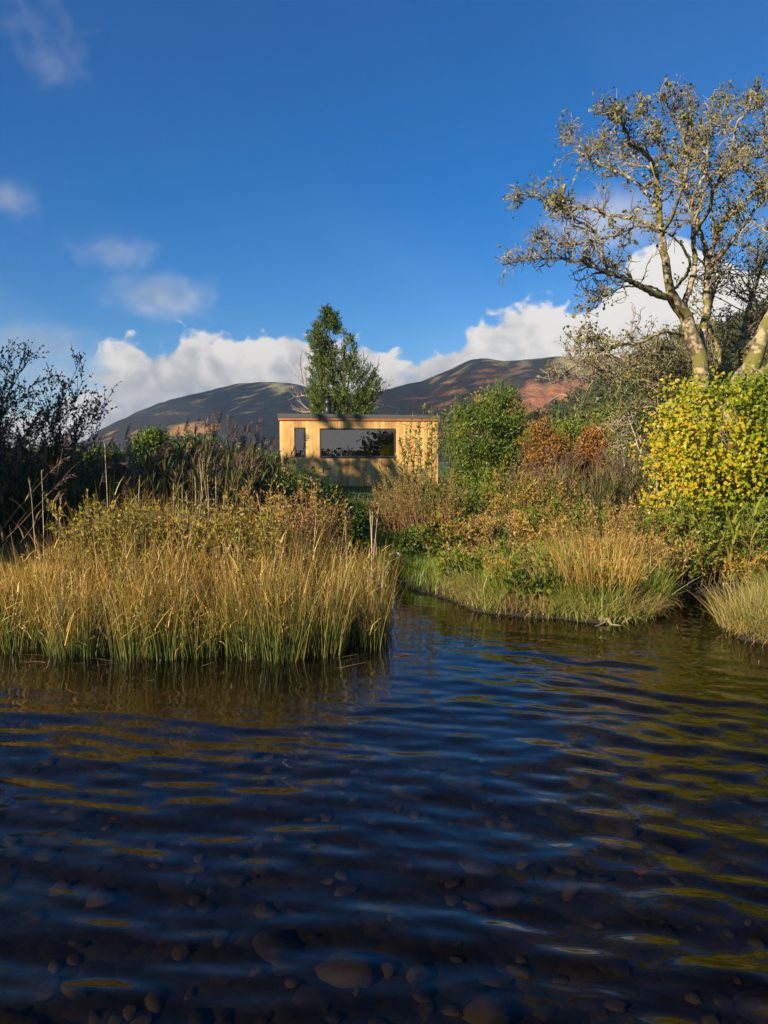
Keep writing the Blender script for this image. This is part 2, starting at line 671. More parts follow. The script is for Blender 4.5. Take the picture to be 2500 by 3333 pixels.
G_HAZEL = leaf_mat('hazel_leaf', [(0.0, (0.09, 0.15, 0.012)), (0.30, (0.24, 0.30, 0.016)), (0.52, (0.46, 0.40, 0.018)), (0.75, (0.62, 0.40, 0.016)), (0.9, (0.54, 0.22, 0.018)), (1.0, (0.26, 0.11, 0.03))], 0.36, 0.02)
G_SYC = leaf_mat('sycamore_leaf', [(0.0, (0.06, 0.075, 0.022)), (0.4, (0.17, 0.175, 0.04)), (0.72, (0.33, 0.29, 0.06)), (0.9, (0.25, 0.13, 0.04)), (1.0, (0.45, 0.36, 0.07))], 0.3, 0.02)
G_SALLOW = leaf_mat('sallow_leaf', [(0.0, (0.045, 0.085, 0.014)), (0.5, (0.10, 0.165, 0.026)), (0.9, (0.19, 0.24, 0.04)), (1.0, (0.34, 0.30, 0.04))], 0.3, 0.02)
G_WILLOW = leaf_mat('willow_leaf', [(0.0, (0.09, 0.14, 0.025)), (0.5, (0.22, 0.24, 0.05)), (0.85, (0.36, 0.30, 0.06)), (1.0, (0.42, 0.20, 0.05))], 0.35, 0.02)
G_YEW = leaf_mat('evergreen_leaf', [(0.0, (0.035, 0.065, 0.016)), (0.6, (0.085, 0.125, 0.03)), (1.0, (0.19, 0.22, 0.045))], 0.2, 0.02)
G_ORANGE = leaf_mat('orange_leaf', [(0.0, (0.16, 0.17, 0.025)), (0.4, (0.34, 0.17, 0.045)), (1.0, (0.45, 0.185, 0.05))], 0.35, 0.02)
G_GREY = leaf_mat('grey_willow_leaf', [(0.0, (0.10, 0.13, 0.045)), (1.0, (0.25, 0.27, 0.09))], 0.3, 0.02)
G_DARK = leaf_mat('thorn_leaf', [(0.0, (0.06, 0.065, 0.025)), (0.6, (0.125, 0.12, 0.045)), (1.0, (0.26, 0.17, 0.06))], 0.25, 0.02)
G_BROWN = leaf_mat('dry_herb', [(0.0, (0.18, 0.08, 0.03)), (0.25, (0.38, 0.19, 0.06)), (0.5, (0.50, 0.31, 0.10)), (0.72, (0.36, 0.33, 0.06)), (1.0, (0.24, 0.29, 0.04))], 0.3, 0.04)
G_GOLD = leaf_mat('golden_herb', [(0.0, (0.20, 0.21, 0.03)), (0.4, (0.44, 0.33, 0.05)), (0.7, (0.50, 0.27, 0.06)), (1.0, (0.30, 0.13, 0.04))], 0.35, 0.02)
G_BRAMBLE = leaf_mat('bramble_leaf', [(0.0, (0.03, 0.06, 0.012)), (0.6, (0.075, 0.13, 0.02)), (0.9, (0.22, 0.22, 0.03)), (1.0, (0.24, 0.10, 0.03))], 0.25, 0.02)
G_HERB = leaf_mat('herb_leaf', [(0.0, (0.07, 0.12, 0.014)), (0.5, (0.17, 0.24, 0.025)), (0.85, (0.32, 0.32, 0.04)), (1.0, (0.42, 0.26, 0.06))], 0.35, 0.02)
G_WOOD = leaf_mat('woodland_leaf', [(0.0, (0.035, 0.05, 0.016)), (0.5, (0.075, 0.095, 0.028)), (0.85, (0.13, 0.12, 0.035)), (1.0, (0.20, 0.12, 0.04))], 0.2, 0.02)
B_SYC = bark_mat('sycamore_bark', (0.10, 0.075, 0.045), (0.40, 0.32, 0.19), (0.17, 0.155, 0.03), 9.0, 0.49)
B_TWIG = bark_mat('twig_bark', (0.15, 0.12, 0.08), (0.33, 0.28, 0.19), (0.27, 0.25, 0.08), 3.0, 0.56)
B_PALE = bark_mat('pale_bark', (0.30, 0.24, 0.16), (0.46, 0.38, 0.26), None, 6.0)
B_DARK = bark_mat('dark_bark', (0.06, 0.045, 0.035), (0.12, 0.09, 0.065), None, 8.0)
B_RED = bark_mat('red_stem', (0.24, 0.10, 0.045), (0.38, 0.20, 0.09), None, 8.0)
B_OLIVE = bark_mat('olive_stem', (0.16, 0.13, 0.05), (0.24, 0.17, 0.07), None, 8.0)

# ------------------------------------------------------------------ the shore
WATER_POLY = np.array([(-300, 7.0), (-12, 6.5), (-2.93, 5.98), (-2.1, 5.78), (-1.34, 5.68), (-.7, 5.72), (-.28, 5.86), (-.04, 6.2), (.0, 6.8),
                       (-.02, 7.8), (-.16, 9.0), (-.12, 9.9), (.12, 9.7), (.2, 9.3), (.45, 8.7), (.75, 8.15), (.93, 7.6), (1.3, 7.38), (1.6, 7.3),
                       (2.08, 7.0), (2.5, 7.2), (2.75, 7.6), (3.05, 8.2), (3.4, 8.6), (3.9, 8.6), (4.0, 8.1), (3.7, 7.4), (3.25, 6.75), (3.02, 6.4),
                       (3.12, 6.05), (3.6, 5.6), (5, 5.2), (12, 5), (300, 5), (300, -260), (-300, -260)], float)


def shore_sd(x, y):
    """distance to the shoreline, positive on land"""
    x = np.asarray(x, float)
    y = np.asarray(y, float)
    best = np.full(x.shape, 1e9)
    inside = np.zeros(x.shape, bool)
    n = len(WATER_POLY)
    for i in range(n):
        ax, ay = WATER_POLY[i]
        bx, by = WATER_POLY[(i + 1) % n]
        ex, ey = bx - ax, by - ay
        t = np.clip(((x - ax) * ex + (y - ay) * ey) / (ex * ex + ey * ey), 0, 1)
        d = np.hypot(x - ax - t * ex, y - ay - t * ey)
        best = np.minimum(best, d)
        c = ((ay > y) != (by > y)) & (x < (bx - ax) * (y - ay) / (by - ay + 1e-12) + ax)
        inside ^= c
    return np.where(inside, -best, best) + 0.075 * fbm(x * 2.9, y * 2.9, 3, 19)


def sstep(a, b, v):
    t = np.clip((v - a) / (b - a), 0, 1)
    return t * t * (3 - 2 * t)


def gz(x, y):
    x = np.asarray(x, float)
    y = np.asarray(y, float)
    sd = shore_sd(x, y)
    n = fbm(x * 1.7, y * 1.7, 3, 5)
    rushes = sstep(0.6, -0.2, x) * sstep(9.5, 7.5, y)
    land = (0.03 + 0.20 * (1 - np.exp(-np.maximum(sd, 0) / 0.45))) * (1 - 0.75 * rushes) - 0.07 * rushes * sstep(0.9, 0.2, sd) + 0.30 * sstep(9, 28, y) + 0.035 * n
    bed = -0.02 - 0.42 * (1 - np.exp(np.minimum(sd, 0) / 1.1)) + 0.03 * n
    k = sstep(-0.05, 0.05, sd)
    return land * k + bed * (1 - k)


def gz1(x, y):
    return float(gz(np.array([x]), np.array([y]))[0])


def spread_axis(fine, coarse_lo, coarse_hi, grow_by=1.35):
    """fine samples in the middle, widening steps out to the ends"""
    a = list(fine)
    st = fine[1] - fine[0]
    v = a[0]
    lo = []
    while v > coarse_lo:
        st *= grow_by
        v = max(coarse_lo, v - st)
        lo.append(v)
    st = fine[-1] - fine[-2]
    v = a[-1]
    hi = []
    while v < coarse_hi:
        st *= grow_by
        v = min(coarse_hi, v + st)
        hi.append(v)
    return np.array(lo[::-1] + a + hi)


def grid_faces(nx, ny):
    i = (np.arange(ny - 1)[:, None] * nx + np.arange(nx - 1)[None, :]).ravel()
    return np.stack([i, i + 1, i + nx + 1, i + nx], 1)


# ground: one sheet from the lake bed to the foot of the fells
gx = spread_axis(np.arange(-7, 7.01, 0.07), -4200, 4200)
gy = spread_axis(np.arange(0, 13, 0.07), -4200, 4200)
X, Y = np.meshgrid(gx, gy)
Z = gz(X, Y)
V = np.stack([X.ravel(), Y.ravel(), Z.ravel()], 1)
m, t, o = new_mat('ground')
g = t.node('ShaderNodeNewGeometry')
sp = t.node('ShaderNodeSeparateXYZ')
t.link(g.outputs['Position'], sp.inputs[0])
n1 = t.noise(g.outputs['Position'], 3.0, 5, 0.6)
n2 = t.noise(g.outputs['Position'], 0.35, 3, 0.6)
vor = t.node('ShaderNodeTexVoronoi')
t.link(g.outputs['Position'], vor.inputs['Vector'])
vor.inputs['Scale'].default_value = 11
soil = t.mix(t.smooth(n1, 0.4, 0.6), (0.055, 0.042, 0.024), (0.10, 0.085, 0.04))
turf = t.mix(t.smooth(n1, 0.35, 0.65), (0.035, 0.065, 0.010), (0.075, 0.11, 0.018))
land = t.mix(t.m('MULTIPLY', t.smooth(n2, 0.30, 0.42), t.smooth(sp.outputs[2], 0.20, 0.32)), soil, turf)
peb = t.ramp(vor.outputs['Color'], [(0.0, (0.012, 0.010, 0.006)), (0.5, (0.032, 0.025, 0.013)), (1.0, (0.075, 0.056, 0.03))])
silt = t.mix(t.smooth(n1, 0.38, 0.55), (0.014, 0.011, 0.006), peb)
mudc = t.mix(t.smooth(sp.outputs[2], 0.07, 0.16), (0.022, 0.017, 0.010), land)
col = t.mix(t.smooth(sp.outputs[2], -0.035, -0.005), silt, mudc)
b = t.node('ShaderNodeBsdfPrincipled')
b.inputs['Roughness'].default_value = 0.9
t.link(col, b.inputs['Base Color'])
bp = t.node('ShaderNodeBump')
bp.inputs['Distance'].default_value = 0.05
bp.inputs['Strength'].default_value = 0.6
t.link(t.m('ADD', n1, t.m('MULTIPLY', vor.outputs['Distance'], -0.6)), bp.inputs['Height'])
t.link(bp.outputs[0], b.inputs['Normal'])
t.link(b.outputs[0], o.inputs[0])
ground = link('ground', make_mesh('ground', V, [grid_faces(len(gx), len(gy))], smooth=True), m)
setp(ground, 'earth banks and stony lake bed running back to the valley floor', 'ground', kind='structure')

# water: ripples modelled in the sheet itself
wx = spread_axis(np.arange(-4.2, 5.0, 0.0205), -300, 300, 1.3)
ys = [1.2]
while ys[-1] < 10.2:
    ys.append(ys[-1] + 0.0100 + 0.0025 * ys[-1])
wy = spread_axis(np.array(ys), -262, 60, 1.4)
X, Y = np.meshgrid(wx, wy)
wv = np.zeros_like(X)
rs = np.random.default_rng(5)
wob = fbm(X * 0.55, Y * 0.7, 3, 40)
wob2 = fbm(X * 0.8 + 9, Y * 0.8, 3, 41)


def train(theta, lam, amp, ph, patch):
    k = 2 * math.pi / lam
    arg = k * (X * math.sin(theta) + Y * math.cos(theta)) + ph + 4.6 * wob + 2.6 * wob2
    s = np.sin(arg)
    return amp * patch * (s + 0.18 * np.sin(2 * arg))


pr = sstep(-1.0, 2.2, X) * 0.9 + 0.25
pl = sstep(1.2, -2.0, X) * 0.8 + 0.2
near = sstep(7.2, 4.0, Y) * 0.8 + 0.2
pn1 = 0.45 + 0.55 * sstep(-0.3, 0.4, fbm(X * 0.5 + 3, Y * 0.8, 2, 61))
pn2 = 0.45 + 0.55 * sstep(-0.3, 0.4, fbm(X * 0.5 + 13, Y * 0.8, 2, 62))
wv += train(R(4), 0.47, 0.0070, 0.0, pl * pn1)
wv += train(R(-6), 0.31, 0.0042, 1.3, pl * pn2 * near)
wv += train(R(32), 0.52, 0.0078, 0.7, pr * pn1)
wv += train(R(24), 0.33, 0.0050, 2.1, pr * pn2)
wv += train(R(-38), 0.42, 0.0018, 0.5, pn2)
wv += train(R(58), 0.24, 0.0018, 4.0, pr * pn1)
wv += train(R(40), 0.19, 0.0027, 2.6, pr * pn2)
wv += train(R(15), 0.15, 0.0018, 0.9, pn1)
wv += train(R(-14), 0.21, 0.0026, 5.1, pn2)
wv += 0.0022 * fbm(X * 3.3, Y * 6.0, 3, 44) * (0.4 + 0.6 * near)
wv += 0.0012 * fbm(X * 8, Y * 14, 3, 45)
wv += 0.0065 * fbm(X * 1.3, Y * 2.2, 3, 46)
calm = 0.16 + 0.84 * sstep(0.25, 2.3, -shore_sd(X, Y))
wv += 0.00035 * fbm(X * 22, Y * 30, 2, 47)
wv *= calm * sstep(60, 12, np.abs(X)) * sstep(40, 11, np.abs(Y))
V = np.stack([X.ravel(), Y.ravel(), wv.ravel()], 1)
m, t, o = new_mat('lake_water')
g = t.node('ShaderNodeNewGeometry')
fr = t.node('ShaderNodeFresnel')
# rays run straight through the sheet, so both faces use the air-to-water value
t.link(t.m('ADD', 1.333, t.m('MULTIPLY', g.outputs['Backfacing'], 0.75 - 1.333)), fr.inputs['IOR'])
bp = t.node('ShaderNodeBump')
bp.inputs['Strength'].default_value = 0.25
bp.inputs['Distance'].default_value = 0.002
t.link(t.noise(t.mapping(g.outputs['Position'], scale=(10, 24, 10)), 1.0, 3, 0.55), bp.inputs['Height'])
t.link(bp.outputs[0], fr.inputs['Normal'])
trn = t.node('ShaderNodeBsdfTransparent')
trn.inputs[0].default_value = (0.33, 0.30, 0.21, 1)
gl = t.node('ShaderNodeBsdfGlossy')
gl.inputs['Roughness'].default_value = 0.006
gl.inputs['Color'].default_value = (1, 1, 1, 1)
t.link(bp.outputs[0], gl.inputs['Normal'])
mx = t.node('ShaderNodeMixShader')
t.link(fr.outputs[0], mx.inputs[0])
t.link(trn.outputs[0], mx.inputs[1])
t.link(gl.outputs[0], mx.inputs[2])
t.link(mx.outputs[0], o.inputs[0])
water = link('water', make_mesh('water', V, [grid_faces(len(wx), len(wy))], smooth=True), m)
setp(water, 'rippled dark blue lake water with a narrow inlet between the banks', 'water', kind='structure')


# ------------------------------------------------------------------ fells
def hill_mat(name, low, mid, high, z_lo, z_hi, rock=(0.13, 0.13, 0.12), sc=0.004):
    m, t, o = new_mat(name)
    g = t.node('ShaderNodeNewGeometry')
    s = t.node('ShaderNodeSeparateXYZ')
    t.link(g.outputs['Position'], s.inputs[0])
    nb = t.noise(g.outputs['Position'], sc, 5, 0.6)
    nf = t.noise(g.outputs['Position'], sc * 9, 5, 0.65)
    hgt = t.m('ADD', t.m('DIVIDE', t.m('SUBTRACT', s.outputs[2], z_lo), z_hi - z_lo), t.m('MULTIPLY', t.m('SUBTRACT', nb, 0.5), 1.3))
    col = t.ramp(hgt, [(0.30, low), (0.58, mid), (0.78, high)])
    col = t.mix(t.m('MULTIPLY', t.smooth(nf, 0.35, 0.7), 0.55), col, t.mix(0.35, col, (0.03, 0.03, 0.02)), 'MIX')
    col = t.mix(t.m('MULTIPLY', t.smooth(t.noise(g.outputs['Position'], sc * 5, 6, 0.7), 0.60, 0.68), 0.7), col, rock)
    streak = t.noise(t.mapping(g.outputs['Position'], scale=(sc * 14, sc * 3.0, sc * 10)), 1.0, 6, 0.68)
    col = t.mix(t.m('MULTIPLY', t.smooth(streak, 0.47, 0.62), 0.55), col, t.mix(0.5, col, (0.10, 0.11, 0.045)))
    speck = t.noise(g.outputs['Position'], sc * 32, 5, 0.7)
    col = t.mix(t.m('MULTIPLY', t.smooth(speck, 0.52, 0.66), 0.5), col, t.mix(0.6, col, (0.05, 0.05, 0.03)))
    b = t.node('ShaderNodeBsdfDiffuse')
    t.link(col, b.inputs[0])
    bp = t.node('ShaderNodeBump')
    bp.inputs['Strength'].default_value = 1.0
    bp.inputs['Distance'].default_value = 12.0
    t.link(nf, bp.inputs['Height'])
    t.link(bp.outputs[0], b.inputs['Normal'])
    t.link(b.outputs[0], o.inputs[0])
    return m


def hill(name, ridge, Dr, db, mat, label, seed, namp=0.05, power=1.4, ncol=260, nrow=90, jag=1.0, gully=0.085):
    ridge = np.array(ridge, float)
    px = np.linspace(ridge[0, 0], ridge[-1, 0], ncol)
    py = np.interp(px, ridge[:, 0], ridge[:, 1])
    # soften the corners of the interpolation, then roughen
    k = np.ones(7) / 7
    py = np.convolve(np.pad(py, 3, 'edge'), k, 'valid')
    py += jag * (fbm(px / 60, px * 0 + seed, 4, seed) * 5)
    u = (px - 1250) / FPX
    t = np.concatenate([np.linspace(0, 1, nrow), np.linspace(1.03, 1.5, 12)])
    Tn, U = np.meshgrid(t, u, indexing='ij')
    PYg = np.broadcast_to(py, Tn.shape)
    Dridge = Dr * (1 + 0.07 * fbm(U * 5, U * 0, 2, seed + 3))
    Dd = Dridge * (db + (1 - db) * Tn)
    zr = CAM_Z + (1500 - PYg) / FPX * Dridge
    prof = np.where(Tn <= 1, np.abs(Tn) ** power, 1 - (Tn - 1) * 0.9)
    Xw = U * Dd
    sc = Dr / 9.0
    amp = np.where(Tn <= 1, 4 * Tn * (1 - Tn), (Tn - 1) * 2)
    hgt = np.maximum(zr, 5)
    n = fbm(Xw / sc, Dd / sc, 5, seed + 9)
    gl = -np.abs(fbm(Xw / (sc * 0.42) + 0.5 * n, Dd / (sc * 1.8), 4, seed + 21))
    z = 0.4 + (zr - 0.4) * prof + hgt * amp * (namp * 2 * n + gully * 2 * (gl + 0.2))
    z = np.where(Tn <= 0, -2, z)
    V = np.stack([Xw.ravel(), Dd.ravel(), z.ravel()], 1)
    me = make_mesh(name, V, [grid_faces(ncol, len(t))], smooth=True)
    ob = link(name, me, mat)
    setp(ob, label, 'fell', kind='structure')
    return ob, (V, grid_faces(ncol, len(t)))


BRACKEN = (0.26, 0.105, 0.040)
M_LEFT = hill_mat('fell_left', (0.38, 0.185, 0.06), (0.27, 0.19, 0.105), (0.27, 0.235, 0.115), 20, 240)
M_RIGHT = hill_mat('fell_right', (0.36, 0.135, 0.055), (0.29, 0.125, 0.06), (0.28, 0.23, 0.11), 10, 250)
fellL, bvL = hill('fell', [(-900, 1480), (-300, 1470), (200, 1452), (270, 1440), (330, 1402), (450, 1342), (600, 1290), (750, 1256), (870, 1244), (960, 1249), (1020, 1262),
                           (1100, 1276), (1200, 1288), (1350, 1300), (1600, 1330)], 2500, 0.55, M_LEFT,
                  'long rounded fell in shade rising behind the dark reeds and the cabin', 3, 0.05, 1.35)
fellR, bvR = hill('fell', [(1000, 1440), (1100, 1350), (1180, 1298), (1230, 1276), (1290, 1264), (1380, 1238), (1460, 1208), (1530, 1176), (1552, 1168), (1580, 1170), (1640, 1178),
                           (1700, 1173), (1800, 1166), (1900, 1163), (2000, 1170), (2100, 1180), (2300, 1200), (2700, 1260), (3200, 1330)], 1800, 0.5, M_RIGHT,
                  'higher fell with red bracken slopes and craggy top right of the cabin', 8, 0.045, 1.3)
M_WOODFLOOR = hill_mat('wooded_slope', (0.045, 0.05, 0.02), (0.06, 0.06, 0.022), (0.09, 0.07, 0.03), 0, 120, (0.06, 0.05, 0.03), 0.02)
hillW, bvW = hill('wooded_hill', [(1560, 1470), (1640, 1440), (1700, 1412), (1800, 1340), (1900, 1290), (1980, 1250), (2060, 1185), (2150, 1130), (2300, 1075), (2500, 1000), (2800, 960), (3300, 980)],
                  430, 0.32, M_WOODFLOOR, 'dark wooded hillside behind the right-hand trees', 31, 0.05, 1.25, 160, 60)

# dry stone walls crossing the bracken
trees_bvh = {}
for nm, (V_, F_) in (('L', bvL), ('R', bvR), ('W', bvW)):
    trees_bvh[nm] = BVHTree.FromPolygons([tuple(v) for v in V_], [tuple(f) for f in F_])


def hit(px, py, which):
    o_ = Vector((0, 0, CAM_Z))
    d_ = (Vector(P(px, py, 1.0)) - o_).normalized()
    r = trees_bvh[which].ray_cast(o_, d_)
    return r[0]


WALLSTONE = plain_mat('wall_stone', (0.40, 0.36, 0.30), 0.9)
for pix, lab in (([(1215, 1313), (1240, 1318), (1262, 1323), (1284, 1327), (1298, 1331)], 'pale drystone wall line on the red bracken slope above the cabin roof'),
                 ([(1298, 1333), (1292, 1345), (1282, 1352)], 'short drystone wall dropping downhill on the bracken slope'),
                 ([(1775, 1318), (1800, 1300), (1826, 1286), (1848, 1290)], 'thin drystone wall on the sunlit orange slope')):
    pts_ = [hit(a, b_, 'R') for a, b_ in pix]
    pts_ = [p for p in pts_ if p is not None]
    if len(pts_) > 1:
        gg = Geo()
        pp = resample(np.array([tuple(p) for p in pts_]), 14) + np.array([0, 0, 0.8])
        tubes(gg, [(pp, np.full(14, 1.0))], 4)
        setp(gg.build('drystone_wall', WALLSTONE), lab, 'wall', 'walls on the fell')

# clouds out of the picture, towards the sun: they shade the fells
m, t, o = new_mat('cloud')
b = t.node('ShaderNodeBsdfDiffuse')
b.inputs[0].default_value = (0.9, 0.9, 0.9, 1)
t.link(b.outputs[0], o.inputs[0])
CLOUDM = m


def ico(sub=2):
    import bmesh
    bm = bmesh.new()
    bmesh.ops.create_icosphere(bm, subdivisions=sub, radius=1.0)
    v = np.array([x.co[:] for x in bm.verts])
    f = np.array([[q.index for q in p.verts] for p in bm.faces])
    bm.free()
    return v, f


ICO2 = ico(2)
ICO3 = ico(3)
ICO1 = ico(1)


def to_pixel(v):
    dy = np.asarray(v[:, 1])
    c, s_ = math.cos(PITCH), math.sin(PITCH)
    zc = v[:, 2] - CAM_Z
    fw = dy * c - zc * s_
    up_ = dy * s_ + zc * c
    return 1250 + v[:, 0] / fw * FPX, 1666.5 - up_ / fw * FPX


def shade_cloud(surf, lit_fn, step, dist, label, fill=0.74):
    """lumps of one cloud, set between the sun and the parts of the fell that lie in shade"""
    V_ = surf[0]
    px, py = to_pixel(V_)
    cells = {}
    for k in range(len(V_)):
        if not (-250 < px[k] < 2600) or lit_fn(px[k], py[k]):
            continue
        w_ = V_[k] + np.array(SUNV) * dist
        # one lump for each cell of the plane facing the sun
        e1 = np.array([SUNV.y, -SUNV.x, 0]) / math.hypot(SUNV.x, SUNV.y)
        e2 = np.cross(np.array(SUNV), e1)
        key = (int(w_ @ e1 // step), int(w_ @ e2 // step))
        cells.setdefault(key, w_)
    gg = Geo()
    v, f = ICO1
    for w_ in cells.values():
        r = step * fill * random.uniform(0.93, 1.07)
        gg.add(w_ + (e1 * random.uniform(-.3, .3) + e2 * random.uniform(-.3, .3)) * step + v * r, tris=f)
    setp(gg.build('cloud', CLOUDM, smooth=True), label, 'cloud', kind='structure')


def lit_left(px, py):
    n_ = 0.5 * (float(vnoise(px / 70.0, py / 22.0, 401)) - 0.5) + random.gauss(-0.1, 0.4)
    a_ = ((px - 570) / 240) ** 2 + ((py - (1402 - (px - 560) * 0.10)) / 42) ** 2 < 1 + n_
    b_ = ((px - 940) / 150) ** 2 + ((py - 1250) / 44) ** 2 < 1 + n_
    return a_ or b_


def lit_right(px, py):
    n_ = 0.9 * (float(vnoise(px / 60.0, py / 22.0, 402)) - 0.5) + random.gauss(0.1, 0.35)
    a_ = ((px - 1790) / 190) ** 2 + ((py - 1295 + (px - 1790) * 0.3) / 66) ** 2 < 1 + n_
    b_ = px > 1790 and py < 1252 - (1960 - px) * 0.30 + 25 * n_
    c_ = ((px - 1325) / 150) ** 2 + ((py - 1318) / 46) ** 2 < 1 + n_
    return a_ or b_ or c_


shade_cloud(bvL, lit_left, 34.0, 3000, 'large grey cloud shading the left fell', 0.86)
shade_cloud(bvR, lit_right, 24.0, 2600, 'broken grey cloud shading the right fell', 0.70)


# ------------------------------------------------------------------ crowns of distant trees
def crown_cards(gg, c, rx, ry, rz, n, size, tint0, dens=0.75):
    """leaf-clump faces spread through an egg-shaped crown"""
    v = rand_unit(n)
    rad = rng.uniform(dens, 1.0, n) ** 0.7
    lump = 1 + 0.22 * np.sin(v[:, 0] * 4.1 + c[0]) * np.sin(v[:, 2] * 5.3 + c[1]) + 0.12 * np.sin(v[:, 1] * 9 + c[2] * 3)
    p = np.asarray(c) + v * rad[:, None] * lump[:, None] * np.array([rx, ry, rz])
    d = unit(v * 0.4 + rng.normal(size=(n, 3)) * 0.7 + np.array([0, 0, 0.3]))
    leaves(gg, p, d, size * rng.uniform(0.6, 1.4, n), size * rng.uniform(0.5, 1.1, n), np.clip(tint0 + rng.normal(0, 0.16, n), 0, 1), nrm=v + rng.normal(size=(n, 3)) * 0.5)


# woodland on the right-hand hillside
gg = Geo()
cnt = 0
for k in range(1500):
    px = rng.uniform(1580, 2620)
    py = rng.uniform(1020, 1470)
    p = hit(px, py, 'W')
    if p is None:
        continue
    r = rng.uniform(2.2, 4.2)
    tnt = np.clip(rng.normal(0.45, 0.25), 0.05, 0.95)
    crown_cards(gg, (p.x, p.y, p.z + r * 0.8), r, r, r * rng.uniform(0.9, 1.4), 62, r * 0.47, tnt, 0.6)
    cnt += 1
setp(gg.build('woodland', G_WOOD), 'mass of dark trees covering the hillside at right', 'woodland', kind='stuff')


def clump_tree(name, label, cat, base, height, trunk_r, crown_c, crown_r, nclump, per, leaf, mat, bark, shape='diamond', clump_r=0.28, tint=(0.5, 0.2),
               aspect=0.5, group=None, shell=0.5, trunk_h=None, parts_leaf=0, leaf_dir_up=0.2):
    """tree or bush: trunk, crooked limbs out to leaf clumps filling an egg-shaped crown"""
    root = empty(name, base, label, cat, group)
    base = np.asarray(base, float)
    cc = base + np.asarray(crown_c, float)
    cr = np.asarray(crown_r, float)
    v = rand_unit(nclump)
    rad = rng.uniform(shell, 1.0, nclump) ** 0.6
    lump = 1 + 0.30 * np.sin(v[:, 0] * 3.3 + base[0] * 2) * np.cos(v[:, 2] * 4 + base[1]) + rng.normal(0, 0.07, nclump)
    cl = cc + v * (rad * lump)[:, None] * cr
    cl[:, 2] = np.maximum(cl[:, 2], base[2] + 0.12)
    th = trunk_h if trunk_h is not None else crown_c[2] * 0.6
    trunk_top = base + np.array([0, 0, th])
    gb = Geo()
    polys = []
    kk = 8
    trk = np.linspace(base, trunk_top, kk) + rng.normal(0, trunk_r * 0.35, (kk, 3)) * np.array([1, 1, 0])
    trk[0] = base - np.array([0, 0, 0.05])
    tubes(gb, [(trk, np.linspace(trunk_r * 1.15, trunk_r * 0.6, kk))], 7)
    for c in cl:
        s = trk[rng.integers(2, kk)]
        mid = (s + c) / 2 + rng.normal(0, 0.08, 3) * height * 0.3 - np.array([0, 0, 0.04 * height])
        polys.append((resample([s, mid, c], 7), np.linspace(trunk_r * 0.32, trunk_r * 0.06 + 0.002, 7)))
    tubes(gb, polys, 3)
    gb.build('trunk', bark, root, smooth=True)
    gl = Geo()
    n = nclump * per
    ci = np.repeat(np.arange(nclump), per)
    off = rng.normal(size=(n, 3)) * clump_r * 0.55
    pos = cl[ci] + off
    d = unit(rng.normal(size=(n, 3)) * 0.8 + unit(pos - cc) * 0.5 + np.array([0, 0, leaf_dir_up]))
    ct = rng.normal(tint[0], tint[1], nclump)[ci]
    tn = np.clip(ct + rng.normal(0, 0.14, n), 0, 1)
    ln = leaf * rng.uniform(0.6, 1.25, n)
    leaves(gl, pos, d, ln, ln * aspect, tn, shape, nrm=unit(pos - cc) + rng.normal(size=(n, 3)) * 0.6)
    setp(gl.build('foliage', mat, root), kind='stuff')
    return root


def stem_shrub(name, label, cat, base, height, spread, nstem, ntwig, nleaf, leaf, aspect, leafmat, bark, wig=0.10, up=0.02, stem_r=0.008, group=None,
               tint=(0.5, 0.25), twig_len=0.3, leaf_from=0.25, shape='diamond', lean=0.35, foot=0.12, plume=0, hvar=(0.6, 1.0)):
    """many-stemmed shrub or herb: stems from one foot, side twigs and leaves along them"""
    root = empty(name, base, label, cat, group)
    base = np.asarray(base, float)
    polys, twigs = [], []
    for k in range(nstem):
        a = random.uniform(0, 2 * math.pi)
        rr = math.sqrt(random.random())
        ln_ = lean * rr
        f0 = base + np.array([math.cos(a) * foot * rr, math.sin(a) * foot * rr, -0.03])
        d = (math.cos(a) * math.sin(ln_) * spread, math.sin(a) * math.sin(ln_) * spread, math.cos(ln_))
        L = height * random.uniform(*hvar)
        p, r = grow(f0, d, L, stem_r, stem_r * 0.25, 8, wig, up)
        polys.append((p, r))
        for j in range(ntwig):
            tt = random.uniform(leaf_from, 0.98)
            i = tt * 8
            i0 = min(int(i), 7)
            s = p[i0] + (p[i0 + 1] - p[i0]) * (i - i0)
            td = unit(p[i0 + 1] - p[i0]) + rand_unit() * 0.75
            q, qr = grow(s, td, twig_len * random.uniform(0.4, 1.1) * (1.15 - tt * 0.6), stem_r * 0.4, stem_r * 0.15, 2, 0.2, 0.03)
            twigs.append((q, qr))
    gb = Geo()
    tubes(gb, polys, 3)
    if twigs:
        tubes(gb, twigs, 3)
    gb.build('stem', bark, root, smooth=True)
    src = [q for q, _ in twigs] if twigs else []
    pos, dr = [], []
    if nleaf:
        for q in src:
            for j in range(nleaf):
                i = random.uniform(0.15, 1.99)
                i0 = int(i)
                pos.append(q[i0] + (q[i0 + 1] - q[i0]) * (i - i0))
                dr.append(unit(q[i0 + 1] - q[i0]))
        for p, _ in polys:
            for j in range(int(nleaf * 2)):
                i = random.uniform(leaf_from * 8, 7.99)
                i0 = int(i)
                pos.append(p[i0] + (p[i0 + 1] - p[i0]) * (i - i0))
                dr.append(unit(p[i0 + 1] - p[i0]))
        pos = np.array(pos)
        dr = np.array(dr)
        n = len(pos)
        d = unit(dr * 0.7 + rng.normal(size=(n, 3)) * 0.55)
        ln = leaf * rng.uniform(0.55, 1.2, n)
        tn = np.clip(rng.normal(tint[0], tint[1], n), 0, 1)
        gl = Geo()
        leaves(gl, pos, d, ln, ln * aspect, tn, shape)
        setp(gl.build('foliage', leafmat, root), kind='stuff')
    return root


